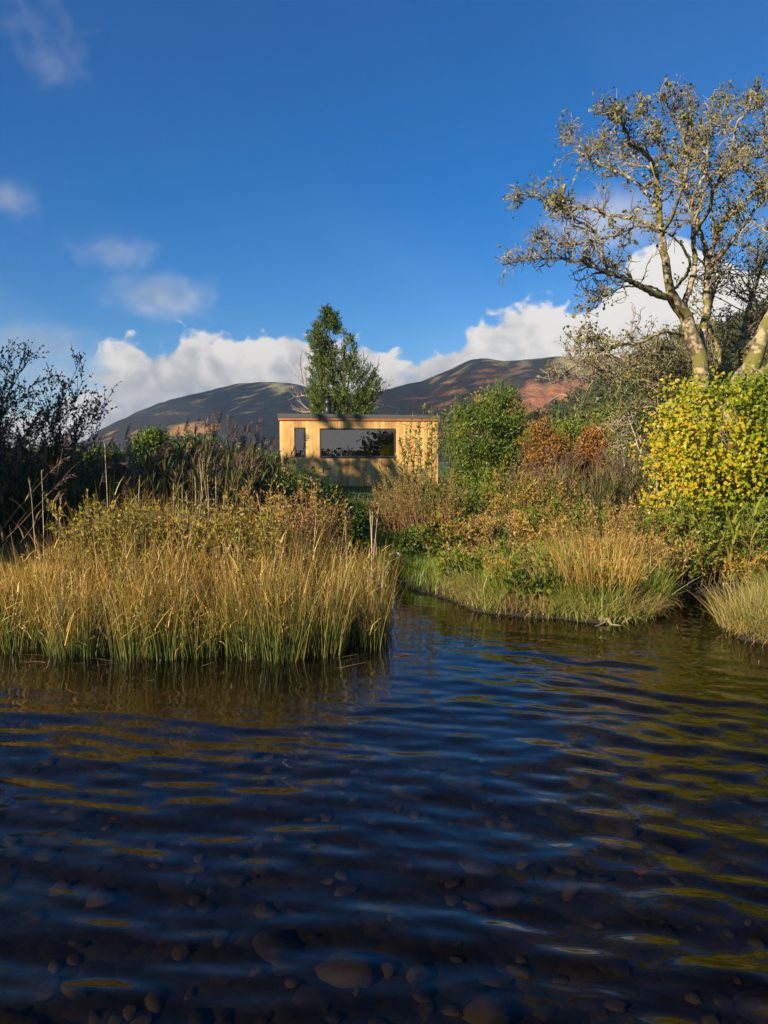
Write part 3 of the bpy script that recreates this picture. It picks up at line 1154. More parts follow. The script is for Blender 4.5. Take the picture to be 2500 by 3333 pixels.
# ------------------------------------------------------------------ cabin
CAB_L = np.array(P(911, 1500, 29.0))
CAB_ROT = R(5.0)
CAB_W = 6.02
ux = np.array([math.cos(CAB_ROT), math.sin(CAB_ROT), 0])
uy = np.array([-math.sin(CAB_ROT), math.cos(CAB_ROT), 0])
CAB_Z0 = P(1000, 1588, 29.0)[2]
H_WALL = P(1000, 1368, 29.0)[2] - CAB_Z0
cabin = empty('timber_cabin', (CAB_L[0], CAB_L[1], CAB_Z0), 'flat-roofed timber cabin with a wide dark window and black flue', 'cabin')
cabin.rotation_euler = (0, 0, CAB_ROT)
WOOD = wood_mat('larch_boards', (0.36, 0.17, 0.05), (0.62, 0.35, 0.105), (0.78, 0.52, 0.19))
FASCIA = wood_mat('fascia_board', (0.20, 0.075, 0.03), (0.33, 0.13, 0.05), (0.42, 0.19, 0.07))
ROOFM = plain_mat('roof_membrane', (0.075, 0.085, 0.085), 0.6)
FRAME = plain_mat('window_frame', (0.035, 0.038, 0.045), 0.45)
FLUE = plain_mat('flue_metal', (0.018, 0.018, 0.02), 0.42)
INNER = plain_mat('room_lining', (0.10, 0.085, 0.065), 0.9)
m, t, o = new_mat('window_glass')
fr = t.node('ShaderNodeFresnel')
fr.inputs['IOR'].default_value = 2.7
tr_ = t.node('ShaderNodeBsdfTransparent')
tr_.inputs[0].default_value = (0.30, 0.32, 0.33, 1)
gl_ = t.node('ShaderNodeBsdfGlossy')
gl_.inputs['Roughness'].default_value = 0.004
gpos = t.node('ShaderNodeNewGeometry')
bpw = t.node('ShaderNodeBump')
bpw.inputs['Strength'].default_value = 0.15
bpw.inputs['Distance'].default_value = 0.01
t.link(t.noise(gpos.outputs['Position'], 1.6, 2, 0.5), bpw.inputs['Height'])
t.link(bpw.outputs[0], gl_.inputs['Normal'])
mx = t.node('ShaderNodeMixShader')
t.link(fr.outputs[0], mx.inputs[0])
t.link(tr_.outputs[0], mx.inputs[1])
t.link(gl_.outputs[0], mx.inputs[2])
t.link(mx.outputs[0], o.inputs[0])
GLASS = m
CAB_D = 4.2


def cpart(gg, name, mat, parent=cabin, smooth=False):
    return link(name, gg.mesh(name, (0, 0, 0), smooth), mat, parent)


def cab_u(px, Yd=29.2):
    """distance along the front for a photograph column"""
    return (px - 911) / (1428 - 911) * CAB_W


def cab_z(py):
    return P(1000, py, 29.2)[2] - CAB_Z0


WIN = dict(x0=cab_u(1046), x1=cab_u(1288), z0=cab_z(1489), z1=cab_z(1394))
NAR = dict(x0=cab_u(957), x1=cab_u(993), z0=cab_z(1489), z1=cab_z(1392))
# boards of the front, cut round the windows; one mesh per height is shared
nb = 44
bw = CAB_W / nb
shared = {}
for w_ in (WIN, NAR):                        # openings fall on board joints
    w_['x0'] = round(w_['x0'] / bw) * bw
    w_['x1'] = round(w_['x1'] / bw) * bw


def board_mesh(h, w=bw - 0.004):
    key = (round(h, 3), round(w, 3))
    if key not in shared:
        e = 0.002
        V_ = []
        for z in (0, h):
            V_ += [(0, 0.02, z), (0, e, z), (e, 0, z), (w - e, 0, z), (w, e, z), (w, 0.02, z)]
        Q_ = [(i, i + 1, i + 7, i + 6) for i in range(5)]
        gg = Geo()
        gg.add(V_, quads=Q_)
        gg.add([V_[i] for i in range(6)], quads=[(0, 1, 4, 5), (1, 2, 3, 4)])
        gg.add([V_[i] for i in range(6, 12)], quads=[(0, 5, 4, 1), (1, 4, 3, 2)])
        shared[key] = gg.mesh('board')
        shared[key].materials.append(WOOD)
    return shared[key]


for k in range(nb):
    x0 = k * bw + 0.002
    segs = [(0.03, H_WALL)]
    for w_ in (WIN, NAR):
        if x0 + bw * 0.5 > w_['x0'] and x0 + bw * 0.5 < w_['x1']:
            segs = [(0.03, w_['z0']), (w_['z1'], H_WALL)]
    for z0, z1 in segs:
        bo = bpy.data.objects.new('board', board_mesh(z1 - z0))
        COL.objects.link(bo)
        bo.parent = cabin
        bo.location = (x0, 0, z0)
# side and back walls, backing behind the front with the openings left clear, floor, ceiling
gg = Geo()
xs = [0.02, NAR['x0'], NAR['x1'], WIN['x0'], WIN['x1'], CAB_W - 0.02]
box(gg, xs[0], xs[1], 0.021, 0.14, 0.03, H_WALL)
box(gg, xs[2], xs[3], 0.021, 0.14, 0.03, H_WALL)
box(gg, xs[4], xs[5], 0.021, 0.14, 0.03, H_WALL)
for a_, b_ in ((1, 2), (3, 4)):
    w_ = NAR if a_ == 1 else WIN
    box(gg, xs[a_], xs[b_], 0.021, 0.14, 0.03, w_['z0'])
    box(gg, xs[a_], xs[b_], 0.021, 0.14, w_['z1'], H_WALL)
cpart(gg, 'wall_backing', INNER)
for nm, bxs in (('side_wall', (0.0, 0.14, 0.145, CAB_D)), ('side_wall', (CAB_W - 0.14, CAB_W, 0.145, CAB_D))):
    nbd = 30
    gg = Geo()
    x0, x1, y0, y1 = bxs
    for j in range(nbd):
        ya = y0 + (y1 - y0) * j / nbd
        yb = y0 + (y1 - y0) * (j + 1) / nbd - 0.008
        box(gg, x0 - (0.001 if j % 2 else 0), x1, ya, yb, 0.03, H_WALL)
    cpart(gg, nm, WOOD)
gg = Geo()
box(gg, 0.145, CAB_W - 0.145, CAB_D - 0.14, CAB_D, 0.03, H_WALL)
cpart(gg, 'rear_wall', WOOD)
gg = Geo()
box(gg, 0.145, CAB_W - 0.145, 0.145, CAB_D - 0.145, 0.05, 0.12)
cpart(gg, 'floor', INNER)
gg = Geo()
box(gg, -0.05, CAB_W + 0.04, -0.05, -0.012, H_WALL, H_WALL + 0.10)
cpart(gg, 'fascia', FASCIA)
gg = Geo()
# roof: thin slab falling slightly to the right and the back
zl, zr_ = H_WALL + 0.103, H_WALL + 0.100
V_ = []
for (x, y) in ((-0.07, -0.07), (CAB_W + 0.06, -0.07), (CAB_W + 0.06, CAB_D + 0.06), (-0.07, CAB_D + 0.06)):
    tt = 0.15 if x < 1 else 0.11
    V_ += [(x, y, H_WALL + 0.102), (x, y, H_WALL + 0.102 + tt)]
gg.add(V_, quads=[(0, 2, 3, 1), (2, 4, 5, 3), (4, 6, 7, 5), (6, 0, 1, 7), (1, 3, 5, 7), (0, 6, 4, 2)])
cpart(gg, 'roof', ROOFM)
for w_ in (WIN, NAR):
    f_ = 0.055
    fg = Geo()
    x0, x1, z0, z1 = w_['x0'] + 0.004, w_['x1'] - 0.004, w_['z0'] + 0.004, w_['z1'] - 0.004
    box(fg, x0, x0 + f_, -0.022, 0.06, z0, z1)
    box(fg, x1 - f_, x1, -0.022, 0.06, z0, z1)
    box(fg, x0 + f_, x1 - f_, -0.021, 0.06, z0, z0 + f_)
    box(fg, x0 + f_, x1 - f_, -0.021, 0.06, z1 - f_, z1)
    if w_ is WIN:
        box(fg, x0, x1, -0.05, -0.023, z0 - 0.012, z0 + 0.012)
    wn = cpart(fg, 'window', FRAME)
    pg = Geo()
    pg.add([(x0 + f_, 0.02, z0 + f_), (x1 - f_, 0.02, z0 + f_), (x1 - f_, 0.02, z1 - f_), (x0 + f_, 0.02, z1 - f_)], quads=[(0, 1, 2, 3)])
    cpart(pg, 'pane', GLASS, wn)
# flue
fx, fy = cab_u(1068), 0.75
zr0 = H_WALL + 0.23
fg = Geo()
lathe(fg, fx, fy, [(0.17, zr0 - 0.02), (0.165, zr0 + 0.03), (0.135, zr0 + 0.04), (0.135, zr0 + 0.46), (0.145, zr0 + 0.47), (0.145, zr0 + 0.49), (0.10, zr0 + 0.61), (0.085, zr0 + 0.63)], 20)
fl = cpart(fg, 'flue', FLUE, smooth=True)
fg = Geo()
lathe(fg, fx, fy, [(0.085, zr0 + 0.60), (0.085, zr0 + 0.69), (0.10, zr0 + 0.70), (0.16, zr0 + 0.735), (0.165, zr0 + 0.75), (0.10, zr0 + 0.765), (0.001, zr0 + 0.77)], 20)
cpart(fg, 'cowl', FLUE, fl, smooth=True)

# ------------------------------------------------------------------ evergreen tree behind the cabin
EY = 36.0


def E(cx, cy_, dy=0.0):
    return np.array(P(850 + cx * 0.3918, 950 + cy_ * 0.3918, EY + dy))


eb = E(640, 1450)
ever = empty('evergreen_tree', (eb[0], EY, gz1(eb[0], EY)), 'tall ragged evergreen tree with pale bare branches behind the cabin', 'tree')
gb = Geo()
leaders = [([(640, 1450), (630, 1000), (600, 700), (575, 450), (558, 150)], 0.16), ([(650, 1300), (680, 900), (690, 600), (690, 420), (682, 270)], 0.10),
           ([(600, 1300), (520, 900), (470, 650), (440, 450), (415, 360)], 0.08), ([(680, 1200), (800, 950), (900, 780), (940, 700)], 0.08),
           ([(650, 1200), (720, 800), (740, 560), (745, 400)], 0.06), ([(590, 1200), (520, 760), (530, 520), (500, 300)], 0.06)]
lp = []
for pl_, r0 in leaders:
    pp = np.array([E(a, b_, random.uniform(-.4, .4)) for a, b_ in pl_])
    q = resample(pp, 24)
    lp.append(q)
    tubes(gb, [(q, np.linspace(r0, 0.012, 24))], 6)
gb.build('trunk', B_OLIVE, ever, smooth=True)
bare = [[(500, 780), (450, 690), (410, 600), (385, 540)], [(520, 840), (420, 790), (330, 750), (285, 680), (270, 620)], [(350, 760), (330, 650), (322, 560)],
        [(470, 900), (380, 860), (280, 870), (265, 800)], [(440, 1000), (370, 960), (320, 900), (310, 870)], [(430, 990), (350, 1000), (250, 970)],
        [(840, 960), (920, 920), (990, 860), (1050, 790), (1090, 730)], [(950, 880), (960, 800), (975, 770)], [(780, 700), (830, 640), (860, 570)], [(800, 680), (790, 580)],
        [(870, 960), (900, 1000), (960, 1020)], [(500, 700), (470, 620), (450, 560)], [(380, 800), (370, 700), (365, 600)], [(900, 760), (930, 690), (965, 640)]]
for pl_ in bare:
    tw = []
    pp = resample(np.array([E(a, b_, random.uniform(-.5, .5)) for a, b_ in pl_]), 10)
    tw.append((pp, np.linspace(0.030, 0.008, 10)))
    for k in range(9):
        i = random.randint(3, 9)
        d = unit(pp[i] - pp[i - 1]) + rand_unit() * 0.6 + np.array([0, 0, 0.35])
        tw.append(grow(pp[i], d, random.uniform(0.3, 0.9), 0.010, 0.004, 6, 0.14, 0.05))
    gb = Geo()
    tubes(gb, tw, 4)
    gb.build('bare_branch', B_PALE, ever, smooth=True)
# foliage inside its outline, feathery upright sprays
outl = [(150, 552, 566), (210, 535, 590), (280, 490, 610), (330, 480, 640), (400, 410, 742), (470, 420, 765), (560, 440, 778), (640, 440, 790), (690, 430, 900),
        (760, 420, 965), (830, 400, 970), (900, 400, 955), (960, 420, 930), (1010, 430, 900), (1100, 450, 880)]
oy = np.array([o_[0] for o_ in outl])
ol = np.array([o_[1] for o_ in outl])
orr = np.array([o_[2] for o_ in outl])
gl = Geo()
sp_p, sp_d = [], []
while len(sp_p) < 880:
    yy = 150 + 950 * rng.random() ** 0.8
    xl, xr = np.interp(yy, oy, ol), np.interp(yy, oy, orr)
    x_ = rng.uniform(xl, xr)
    # open gaps in the upper crown
    if vnoise(x_ / 60.0, yy / 75.0, 77) < 0.40 - 0.28 * (yy > 600):
        continue
    hw = (xr - xl) / 2 * 0.3918 / FPX * EY
    sp_p.append(E(x_, yy, rng.uniform(-1, 1) * hw * 0.9))
    sp_d.append(((x_ - (xl + xr) / 2) / max(20, (xr - xl)) * 0.9))
for p, dx in zip(sp_p, sp_d):
    q, _ = grow(p, (dx, random.uniform(-.4, .4), 0.9), random.uniform(0.25, 0.6), 1, 1, 6, 0.14, 0.0)
    nn = 34
    i = rng.uniform(0, 5.99, nn)
    i0 = i.astype(int)
    ps = q[i0] + (q[i0 + 1] - q[i0]) * (i - i0)[:, None] + rng.normal(size=(nn, 3)) * 0.045
    dd = unit(unit(q[i0 + 1] - q[i0]) * 0.9 + rng.normal(size=(nn, 3)) * 0.5)
    leaves(gl, ps, dd, rng.uniform(0.10, 0.19, nn), 0.035, np.clip(rng.normal(0.66 - 0.045 * (p[2] - 2.5), 0.25, nn) + random.gauss(0, 0.15), 0, 1), fold=0.1)
setp(gl.build('foliage', G_YEW, ever), kind='stuff')

# ------------------------------------------------------------------ the big sycamore on the right
TY = 15.0


def S(cx, cy_, dy=0.0):
    if cy_ < 600:
        cy_ = cy_ + (600 - cy_) * 0.19
    return np.array(P(1600 + cx * 0.5425, 200 + cy_ * 0.5425, TY + dy))


tb = S(1255, 2100)
syc = empty('sycamore_tree', (tb[0], TY, gz1(tb[0], TY)), 'large half-bare autumn tree with mottled pale trunk behind the yellow bush', 'tree')
limbs = [  # control points (crop x, crop y, depth), start radius, end radius
    ([(1275, 2450, 0), (1262, 2150, 0), (1258, 1900, 0), (1245, 1760, 0), (1195, 1640, 0), (1165, 1530, 0), (1120, 1470, -.1), (1078, 1400, -.2)], .31, .18, 'trunk'),
    ([(1078, 1400, -.2), (1055, 1290, -.3), (1035, 1150, -.4), (1012, 1000, -.4), (1002, 850, -.5), (995, 720, -.6), (960, 600, -.8), (905, 530, -1), (840, 450, -1.1), (800, 350, -1.2), (740, 280, -1.3), (680, 240, -1.4)], .16, .012, 'limb'),
    ([(1090, 1415, -.2), (990, 1402, -.5), (900, 1350, -.8), (820, 1310, -1.0), (710, 1270, -1.2), (600, 1220, -1.4), (480, 1190, -1.6), (330, 1182, -1.7), (200, 1195, -1.8), (60, 1222, -1.9)], .13, .010, 'limb'),
    ([(710, 1270, -1.2), (672, 1180, -1.1), (655, 1090, -1), (590, 1000, -1), (500, 950, -1.2), (440, 900, -1.3), (390, 860, -1.4)], .065, .010, 'limb'),
    ([(1012, 1010, -.4), (880, 950, .2), (700, 920, .6), (560, 880, .8), (430, 870, .9), (330, 830, 1.0), (250, 812, 1.0), (140, 832, 1.1)], .075, .010, 'limb'),
    ([(1002, 900, -.5), (930, 790, -.2), (830, 700, .1), (720, 650, .4), (600, 590, .7), (520, 530, .8), (480, 460, .9), (460, 400, 1)], .075, .010, 'limb'),
    ([(1140, 1490, 0), (1180, 1380, .3), (1212, 1280, .5), (1217, 1150, .6), (1207, 1000, .7), (1202, 880, .8), (1180, 780, .9), (1150, 700, 1), (1060, 600, 1.1), (1000, 480, 1.2), (950, 400, 1.2), (920, 300, 1.2), (880, 180, 1.2)], .12, .011, 'limb'),
    ([(1205, 1060, .7), (1250, 980, .2), (1310, 880, -.2), (1330, 760, -.5), (1420, 640, -.8), (1480, 560, -1), (1560, 440, -1.2), (1640, 370, -1.3)], .085, .011, 'limb'),
    ([(1200, 900, .8), (1240, 760, 1.1), (1290, 640, 1.3), (1300, 480, 1.5), (1330, 330, 1.5), (1400, 200, 1.6), (1400, 90, 1.6)], .07, .010, 'limb'),
    ([(1262, 1900, .1), (1270, 1650, .4), (1292, 1520, .6), (1290, 1400, .8), (1292, 1280, .9), (1312, 1180, 1), (1380, 980, 1.2), (1450, 900, 1.3), (1560, 800, 1.4), (1700, 640, 1.5), (1800, 480, 1.6)], .17, .014, 'limb'),
    ([(1300, 1240, .9), (1400, 1130, .4), (1500, 1000, 0), (1575, 900, -.2), (1650, 800, -.4), (1800, 650, -.6), (1900, 520, -.6)], .09, .012, 'limb'),
    ([(1295, 1260, .9), (1280, 1100, 1.2), (1235, 950, 1.5), (1250, 820, 1.7), (1290, 720, 1.8), (1245, 620, 1.9), (1232, 500, 1.9), (1200, 350, 2), (1190, 200, 2), (1195, 80, 2)], .09, .010, 'limb'),
    ([(1150, 1640, 0), (1050, 1622, -.4), (980, 1642, -.6), (880, 1690, -.8), (740, 1702, -1.0), (620, 1750, -1.1), (540, 1792, -1.2), (470, 1850, -1.3), (420, 1885, -1.3), (380, 1935, -1.4)], .065, .008, 'limb'),
    ([(760, 1700, -1), (680, 1660, -.9), (600, 1650, -.8), (540, 1680, -.8), (480, 1720, -.8)], .03, .007, 'limb'),
    ([(1060, 1420, -.2), (960, 1350, -.6), (880, 1350, -.9), (790, 1350, -1), (700, 1400, -1.1), (620, 1430, -1.1), (560, 1480, -1.1)], .04, .007, 'limb'),
    ([(1020, 1050, -.4), (1080, 930, -.9), (1130, 800, -1.2), (1170, 660, -1.4), (1160, 480, -1.5), (1120, 320, -1.5), (1060, 180, -1.6), (1000, 90, -1.6)], .07, .010, 'limb'),
    ([(1330, 760, -.5), (1400, 700, -.1), (1500, 620, .2), (1600, 560, .4), (1750, 470, .5)], .05, .010, 'limb'),
    ([(1100, 1360, -.1), (1160, 1290, -.6), (1190, 1200, -1.0), (1100, 1060, -1.3), (1000, 1010, -1.5), (880, 990, -1.6), (760, 1040, -1.6), (600, 1080, -1.7), (450, 1100, -1.8), (330, 1080, -1.8), (250, 1040, -1.9)], .055, .009, 'limb'),
    ([(1480, 1010, 0), (1560, 960, -.5), (1650, 1020, -.7), (1750, 1040, -.9)], .04, .009, 'limb'),
    ([(1420, 640, -.8), (1450, 480, -1), (1470, 330, -1.1), (1540, 200, -1.2), (1560, 80, -1.2)], .05, .009, 'limb'),
    ([(1600, 560, .4), (1640, 400, .5), (1650, 250, .6), (1620, 120, .6)], .035, .009, 'limb'),
    ([(995, 720, -.6), (940, 640, .0), (850, 620, .5), (760, 560, .8), (690, 520, 1), (600, 470, 1.2)], .05, .009, 'limb'),
]
subs, twg = [], []
lpos, ldir = [], []
for pl_, r0, r1, nm in limbs:
    ctrl = np.array([S(*c) for c in pl_])
    n = 6 * len(ctrl)
    q = resample(ctrl, n)
    seglen = np.linalg.norm(np.diff(q, axis=0), axis=1).mean()
    if nm == 'limb':
        ph = np.cumsum(rng.normal(0, 1, (n, 3)), 0)
        q[1:-1] += (rng.normal(0, 0.018, (n, 3)) * np.minimum(1, seglen / 0.12))[1:-1]
    r0 *= 0.55
    rr = np.linspace(r0, r1 if nm == 'limb' else r1 * 0.62, n)
    if nm == 'limb':
        rr = r1 + (r0 - r1) * (1 - np.linspace(0, 1, n)) ** 1.25
    g1 = Geo()
    tubes(g1, [(q, rr)], 9 if nm == 'trunk' else 7)
    g1.build(nm, B_SYC, syc, smooth=True)
    if nm == 'trunk':
        continue
    Ltot = seglen * n
    nsub = int(Ltot * 9.5)
    for k in range(nsub):
        tt = random.uniform(0.22, 1.0) ** 0.8
        i = min(int(tt * (n - 1)), n - 2)
        tang = unit(q[i + 1] - q[i])
        d = tang * 0.7 + rand_unit() * 0.85 + np.array([0, 0, 0.22])
        ln_ = random.uniform(0.35, 0.95) * (0.30 + 0.85 * (1 - tt))
        p_, r_ = grow(q[i], d, ln_, min(0.024, rr[i] * 0.55 + 0.004), 0.007, 9, 0.26, 0.02)
        subs.append((p_, r_))
        for j in range(6):
            i2 = random.randint(2, 9)
            d2 = unit(p_[i2] - p_[i2 - 1]) * 0.6 + rand_unit() * 0.9 + np.array([0, 0, 0.15])
            p2, r2 = grow(p_[i2], d2, random.uniform(0.12, 0.34), 0.0085, 0.005, 5, 0.42, 0.02)
            twg.append((p2, r2))
gb = Geo()
tubes(gb, subs, 4)
tubes(gb, twg, 3)
gb.build('twigs', B_TWIG, syc, smooth=True)
ends = np.array([p[-1] for p, _ in twg])
mids = np.array([p[-3] for p, _ in twg])
dirs = np.array([p[-1] - p[-2] for p, _ in twg])


def leaf_variants(nm, mat, shape, aspect, stretch, nvar, tints, fold=0.25):
    out_ = []
    for k in range(nvar):
        gg_ = Geo()
        leaves(gg_, np.zeros((1, 3)), np.array([[0, 0, 1.0]]), 1.0, aspect * random.uniform(0.85, 1.15), tints[k], shape, fold * random.uniform(0.3, 1.4), nrm=np.array([[0, -1.0, 0]]))
        me_ = gg_.mesh(nm)
        me_.materials.append(mat)
        out_.append(me_)
    return out_


def place_leaves(parent, variants, tn, pos, dirv, nrm_, length, name='leaf'):
    base_ = np.array(parent.location)
    d = unit(dirv)
    s = unit(np.cross(d, nrm_))
    n = np.cross(s, d)
    vt = np.linspace(0, 1, len(variants))
    for k in range(len(pos)):
        me_ = variants[int(np.argmin(np.abs(vt - tn[k])))]
        o_ = bpy.data.objects.new(name, me_)
        COL.objects.link(o_)
        o_.parent = parent
        M_ = Matrix(((s[k][0], -n[k][0], d[k][0]), (s[k][1], -n[k][1], d[k][1]), (s[k][2], -n[k][2], d[k][2])))
        o_.location = pos[k] - base_
        o_.rotation_euler = M_.to_euler()
        o_.scale = (length[k],) * 3


# leaves hang in loose bunches, thicker to the upper right
keep = []
for k, e_ in enumerate(ends):
    f_ = vnoise(e_[0] * 1.5, e_[2] * 1.5, 91)
    right = np.clip((e_[0] - 3.0) / 4.0, 0, 1)
    high = np.clip((e_[2] - 5) / 4, 0, 1)
    if f_ > 0.58 - 0.34 * right * high - 0.10 * high:
        keep.append(k)
keep = np.array(keep)
lp_, ld_ = [], []
for k in keep:
    for j in range(random.randint(1, 3)):
        lp_.append(ends[k] * (1 - 0.5 * j / 3) + mids[k] * 0.5 * j / 3 + np.random.default_rng(int(k) * 7 + j).normal(size=3) * 0.03)
        ld_.append(unit(dirs[k]) * 0.3 + rand_unit() * 0.7 + np.array([0, 0, -0.45]))
lp_, ld_ = np.array(lp_), np.array(ld_)
tn = np.clip(rng.normal(0.5, 0.27, len(lp_)), 0, 1)
ln = rng.uniform(0.042, 0.082, len(lp_))
nr = rng.normal(size=(len(lp_), 3)) + np.array([-0.3, -0.7, 0.4])
infr = np.where(np.abs(lp_[:, 0] / lp_[:, 1]) < 0.5)[0]
front = infr[np.argsort((lp_[infr, 1] - 20 * ln[infr]))[:300]]
rest = np.setdiff1d(np.arange(len(lp_)), front)
vs = leaf_variants('leaf', G_SYC, 'round', 0.85, 1, 8, np.linspace(0, 1, 8))
place_leaves(syc, vs, tn[front], lp_[front], ld_[front], nr[front], ln[front])
gl = Geo()
leaves(gl, lp_[rest], ld_[rest], ln[rest], ln[rest] * 0.85, tn[rest], 'diamond', nrm=nr[rest])
setp(gl.build('foliage', G_SYC, syc), kind='stuff')

# leaning neighbour at the right edge, with its fine dark branches
def S2(cx, cy_, dy=0.0):
    return np.array(P(1600 + cx * 0.5425, 200 + cy_ * 0.5425, 13.5 + dy))


b2 = S2(1480, 2150)
lean_t = empty('leaning_tree', (b2[0], 13.5, gz1(b2[0], 13.5)), 'leaning mossy trunk at the right edge of the picture', 'tree')
for pl_, r0, r1 in (([(1400, 2350, 0), (1450, 2050, 0), (1490, 1930, 0), (1560, 1830, 0), (1605, 1700, 0), (1660, 1560, .1), (1760, 1380, .3), (1850, 1150, .4), (1900, 900, .5)], .22, .04),
                    ([(1490, 1960, 0), (1570, 1900, -.3), (1660, 1840, -.5), (1800, 1700, -.7), (2000, 1500, -.8)], .12, .02)):
    q = resample(np.array([S2(*c) for c in pl_]), 40)
    g1 = Geo()
    tubes(g1, [(q, np.linspace(r0, r1, 40))], 9)
    g1.build('trunk', B_SYC, lean_t, smooth=True)
b2 = S(1390, 2150, 2.5)
back_t = empty('thorn_tree', (b2[0], b2[1], gz1(b2[0], b2[1])), 'dark small-leaved tree tangled behind the pale trunks at right', 'tree')
g1 = Geo()
sub2 = []
for pl_, r0, r1 in (([(1420, 2300, 2.2), (1400, 2000, 2.2), (1365, 1850, 2.2), (1360, 1720, 2.3), (1300, 1600, 2.5), (1330, 1400, 2.6), (1400, 1250, 2.7)], .11, .02),
                    ([(1420, 2200, 2.2), (1500, 1900, 2.4), (1500, 1700, 2.6), (1540, 1500, 2.8), (1600, 1300, 2.8), (1640, 1180, 2.9)], .10, .02),
                    ([(1500, 1800, 2.4), (1600, 1600, 2.7), (1700, 1400, 2.9), (1750, 1250, 3)], .08, .02),
                    ([(1420, 2100, 2.2), (1340, 1950, 2.5), (1250, 1850, 2.8), (1130, 1780, 3), (980, 1760, 3.1)], .07, .015),
                    ([(1400, 2150, 2.2), (1200, 1980, 2.6), (1000, 1870, 2.8), (850, 1800, 2.9), (700, 1770, 3)], .06, .012),
                    ([(1420, 2200, 2.2), (1250, 2050, 2.4), (1050, 1960, 2.5), (880, 1900, 2.6), (640, 1850, 2.7)], .06, .012)):
    q = resample(np.array([S(*c) for c in pl_]), 30)
    tubes(g1, [(q, np.linspace(r0, r1, 30))], 6)
    for k in range(46):
        i = random.randint(6, 29)
        d = unit(q[i] - q[i - 1]) * 0.5 + rand_unit() + np.array([0, 0, 0.2])
        p_, r_ = grow(q[i], d, random.uniform(0.5, 1.25), 0.016, 0.006, 9, 0.22, 0.02)
        sub2.append((p_, r_))
tw2 = []
for p_, r_ in sub2:
    for j in range(7):
        i = random.randint(2, 9)
        tw2.append(grow(p_[i], unit(p_[i] - p_[i - 1]) * 0.5 + rand_unit(), random.uniform(0.15, 0.4), 0.007, 0.004, 5, 0.25, 0.02))
g1.build('trunk', B_SYC, back_t, smooth=True)
g1 = Geo()
tubes(g1, sub2, 4)
tubes(g1, tw2, 3)
g1.build('twigs', B_TWIG, back_t, smooth=True)
ps = np.array([p[random.randint(1, 5)] for p, _ in tw2 for j in range(3)])
ps = ps + rng.normal(size=ps.shape) * 0.05
n = len(ps)
gl = Geo()
leaves(gl, ps, rng.normal(size=(n, 3)), rng.uniform(0.05, 0.10, n), rng.uniform(0.035, 0.06, n), np.clip(rng.normal(0.4, 0.25, n), 0, 1))
setp(gl.build('foliage', G_SYC, back_t), kind='stuff')

# pale bare shrub in front of the wooded hill
bb = P(2010, 1560, 17)
bare_s = empty('bare_shrub', (bb[0], 17, gz1(bb[0], 17)), 'tangled nearly bare shrub with pale branches left of the yellow bush', 'shrub')
sb, st_ = [], []
for k in range(38):
    a = (bb[0] + random.uniform(0.3, 2.2), 17 + random.uniform(-.8, .8), gz1(bb[0], 17) + random.uniform(0.5, 1.6))
    px, py = random.uniform(1950, 2240), 0
    py = 1215 + (2230 - px) * 0.42 + random.uniform(0, 150)
    e_ = np.array(P(px, py, 17 + random.uniform(-1, 1)))
    mid = (np.array(a) + e_) / 2 + np.array([0, 0, 0.5]) + rng.normal(0, 0.15, 3)
    q = resample([a, mid, e_], 12) + rng.normal(0, 0.02, (12, 3))
    sb.append((q, np.linspace(0.022, 0.006, 12)))
    for j in range(9):
        i = random.randint(4, 11)
        st_.append(grow(q[i], unit(q[i] - q[i - 1]) * 0.6 + rand_unit(), random.uniform(0.25, 0.6), 0.007, 0.004, 6, 0.22, 0.02))
g1 = Geo()
tubes(g1, sb, 4)
tubes(g1, st_, 3)
g1.build('stem', B_PALE, bare_s, smooth=True)
ps = np.array([p[random.randint(1, 6)] for p, _ in st_ for j in range(8)])
n = len(ps)
gl = Geo()
leaves(gl, ps + rng.normal(size=(n, 3)) * 0.09, rng.normal(size=(n, 3)), rng.uniform(0.05, 0.09, n), rng.uniform(0.03, 0.05, n), np.clip(rng.normal(0.35, 0.25, n), 0, 1))
setp(gl.build('foliage', G_SYC, bare_s), kind='stuff')

# ------------------------------------------------------------------ yellow hazel
hb = np.array([4.95, 9.8, gz1(4.95, 9.8)])
hazel = empty('hazel_bush', tuple(hb), 'dense bush with bright yellow and lime round leaves at right edge', 'bush')
gb = Geo()
polys, hp, hd, hn = [], [], [], []
hc = hb + np.array([0.0, 0, 1.42])
hr = np.array([1.55, 1.25, 0.84])
v = rand_unit(1500)
v[:, 1] = np.where(rng.random(1500) < 0.72, -np.abs(v[:, 1]), v[:, 1])
rad = rng.uniform(0.5, 1.05, 1500) ** 0.5
box_sq = np.minimum(np.abs(v).max(1) ** -0.75, 1.38)          # boxy outline
cl = hc + v * (rad * box_sq)[:, None] * hr
for c in cl:
    s = hb + np.array([random.uniform(-.3, .3), random.uniform(-.3, .3), 0])
    q = resample([s, (s + c) / 2 + np.array([0, 0, 0.25]), c], 9)
    polys.append((q, np.linspace(0.006, 0.0015, 9)))
tubes(gb, polys, 3)
gb.build('stem', B_OLIVE, hazel, smooth=True)
for c, vv in zip(cl, v):
    for j in range(12):
        hp.append(c + rng.normal(size=3) * 0.085)
        out_ = unit(vv * np.array([1, 1, 0.6]))
        hd.append(unit(out_ * 0.35 + rng.normal(size=3) * 0.5 + np.array([0, 0, -0.65])))
        hn.append(unit(out_ * 0.9 + np.array([-0.25, -0.5, 0.35]) + rng.normal(size=3) * 0.35))
hp, hd, hn = map(np.array, (hp, hd, hn))
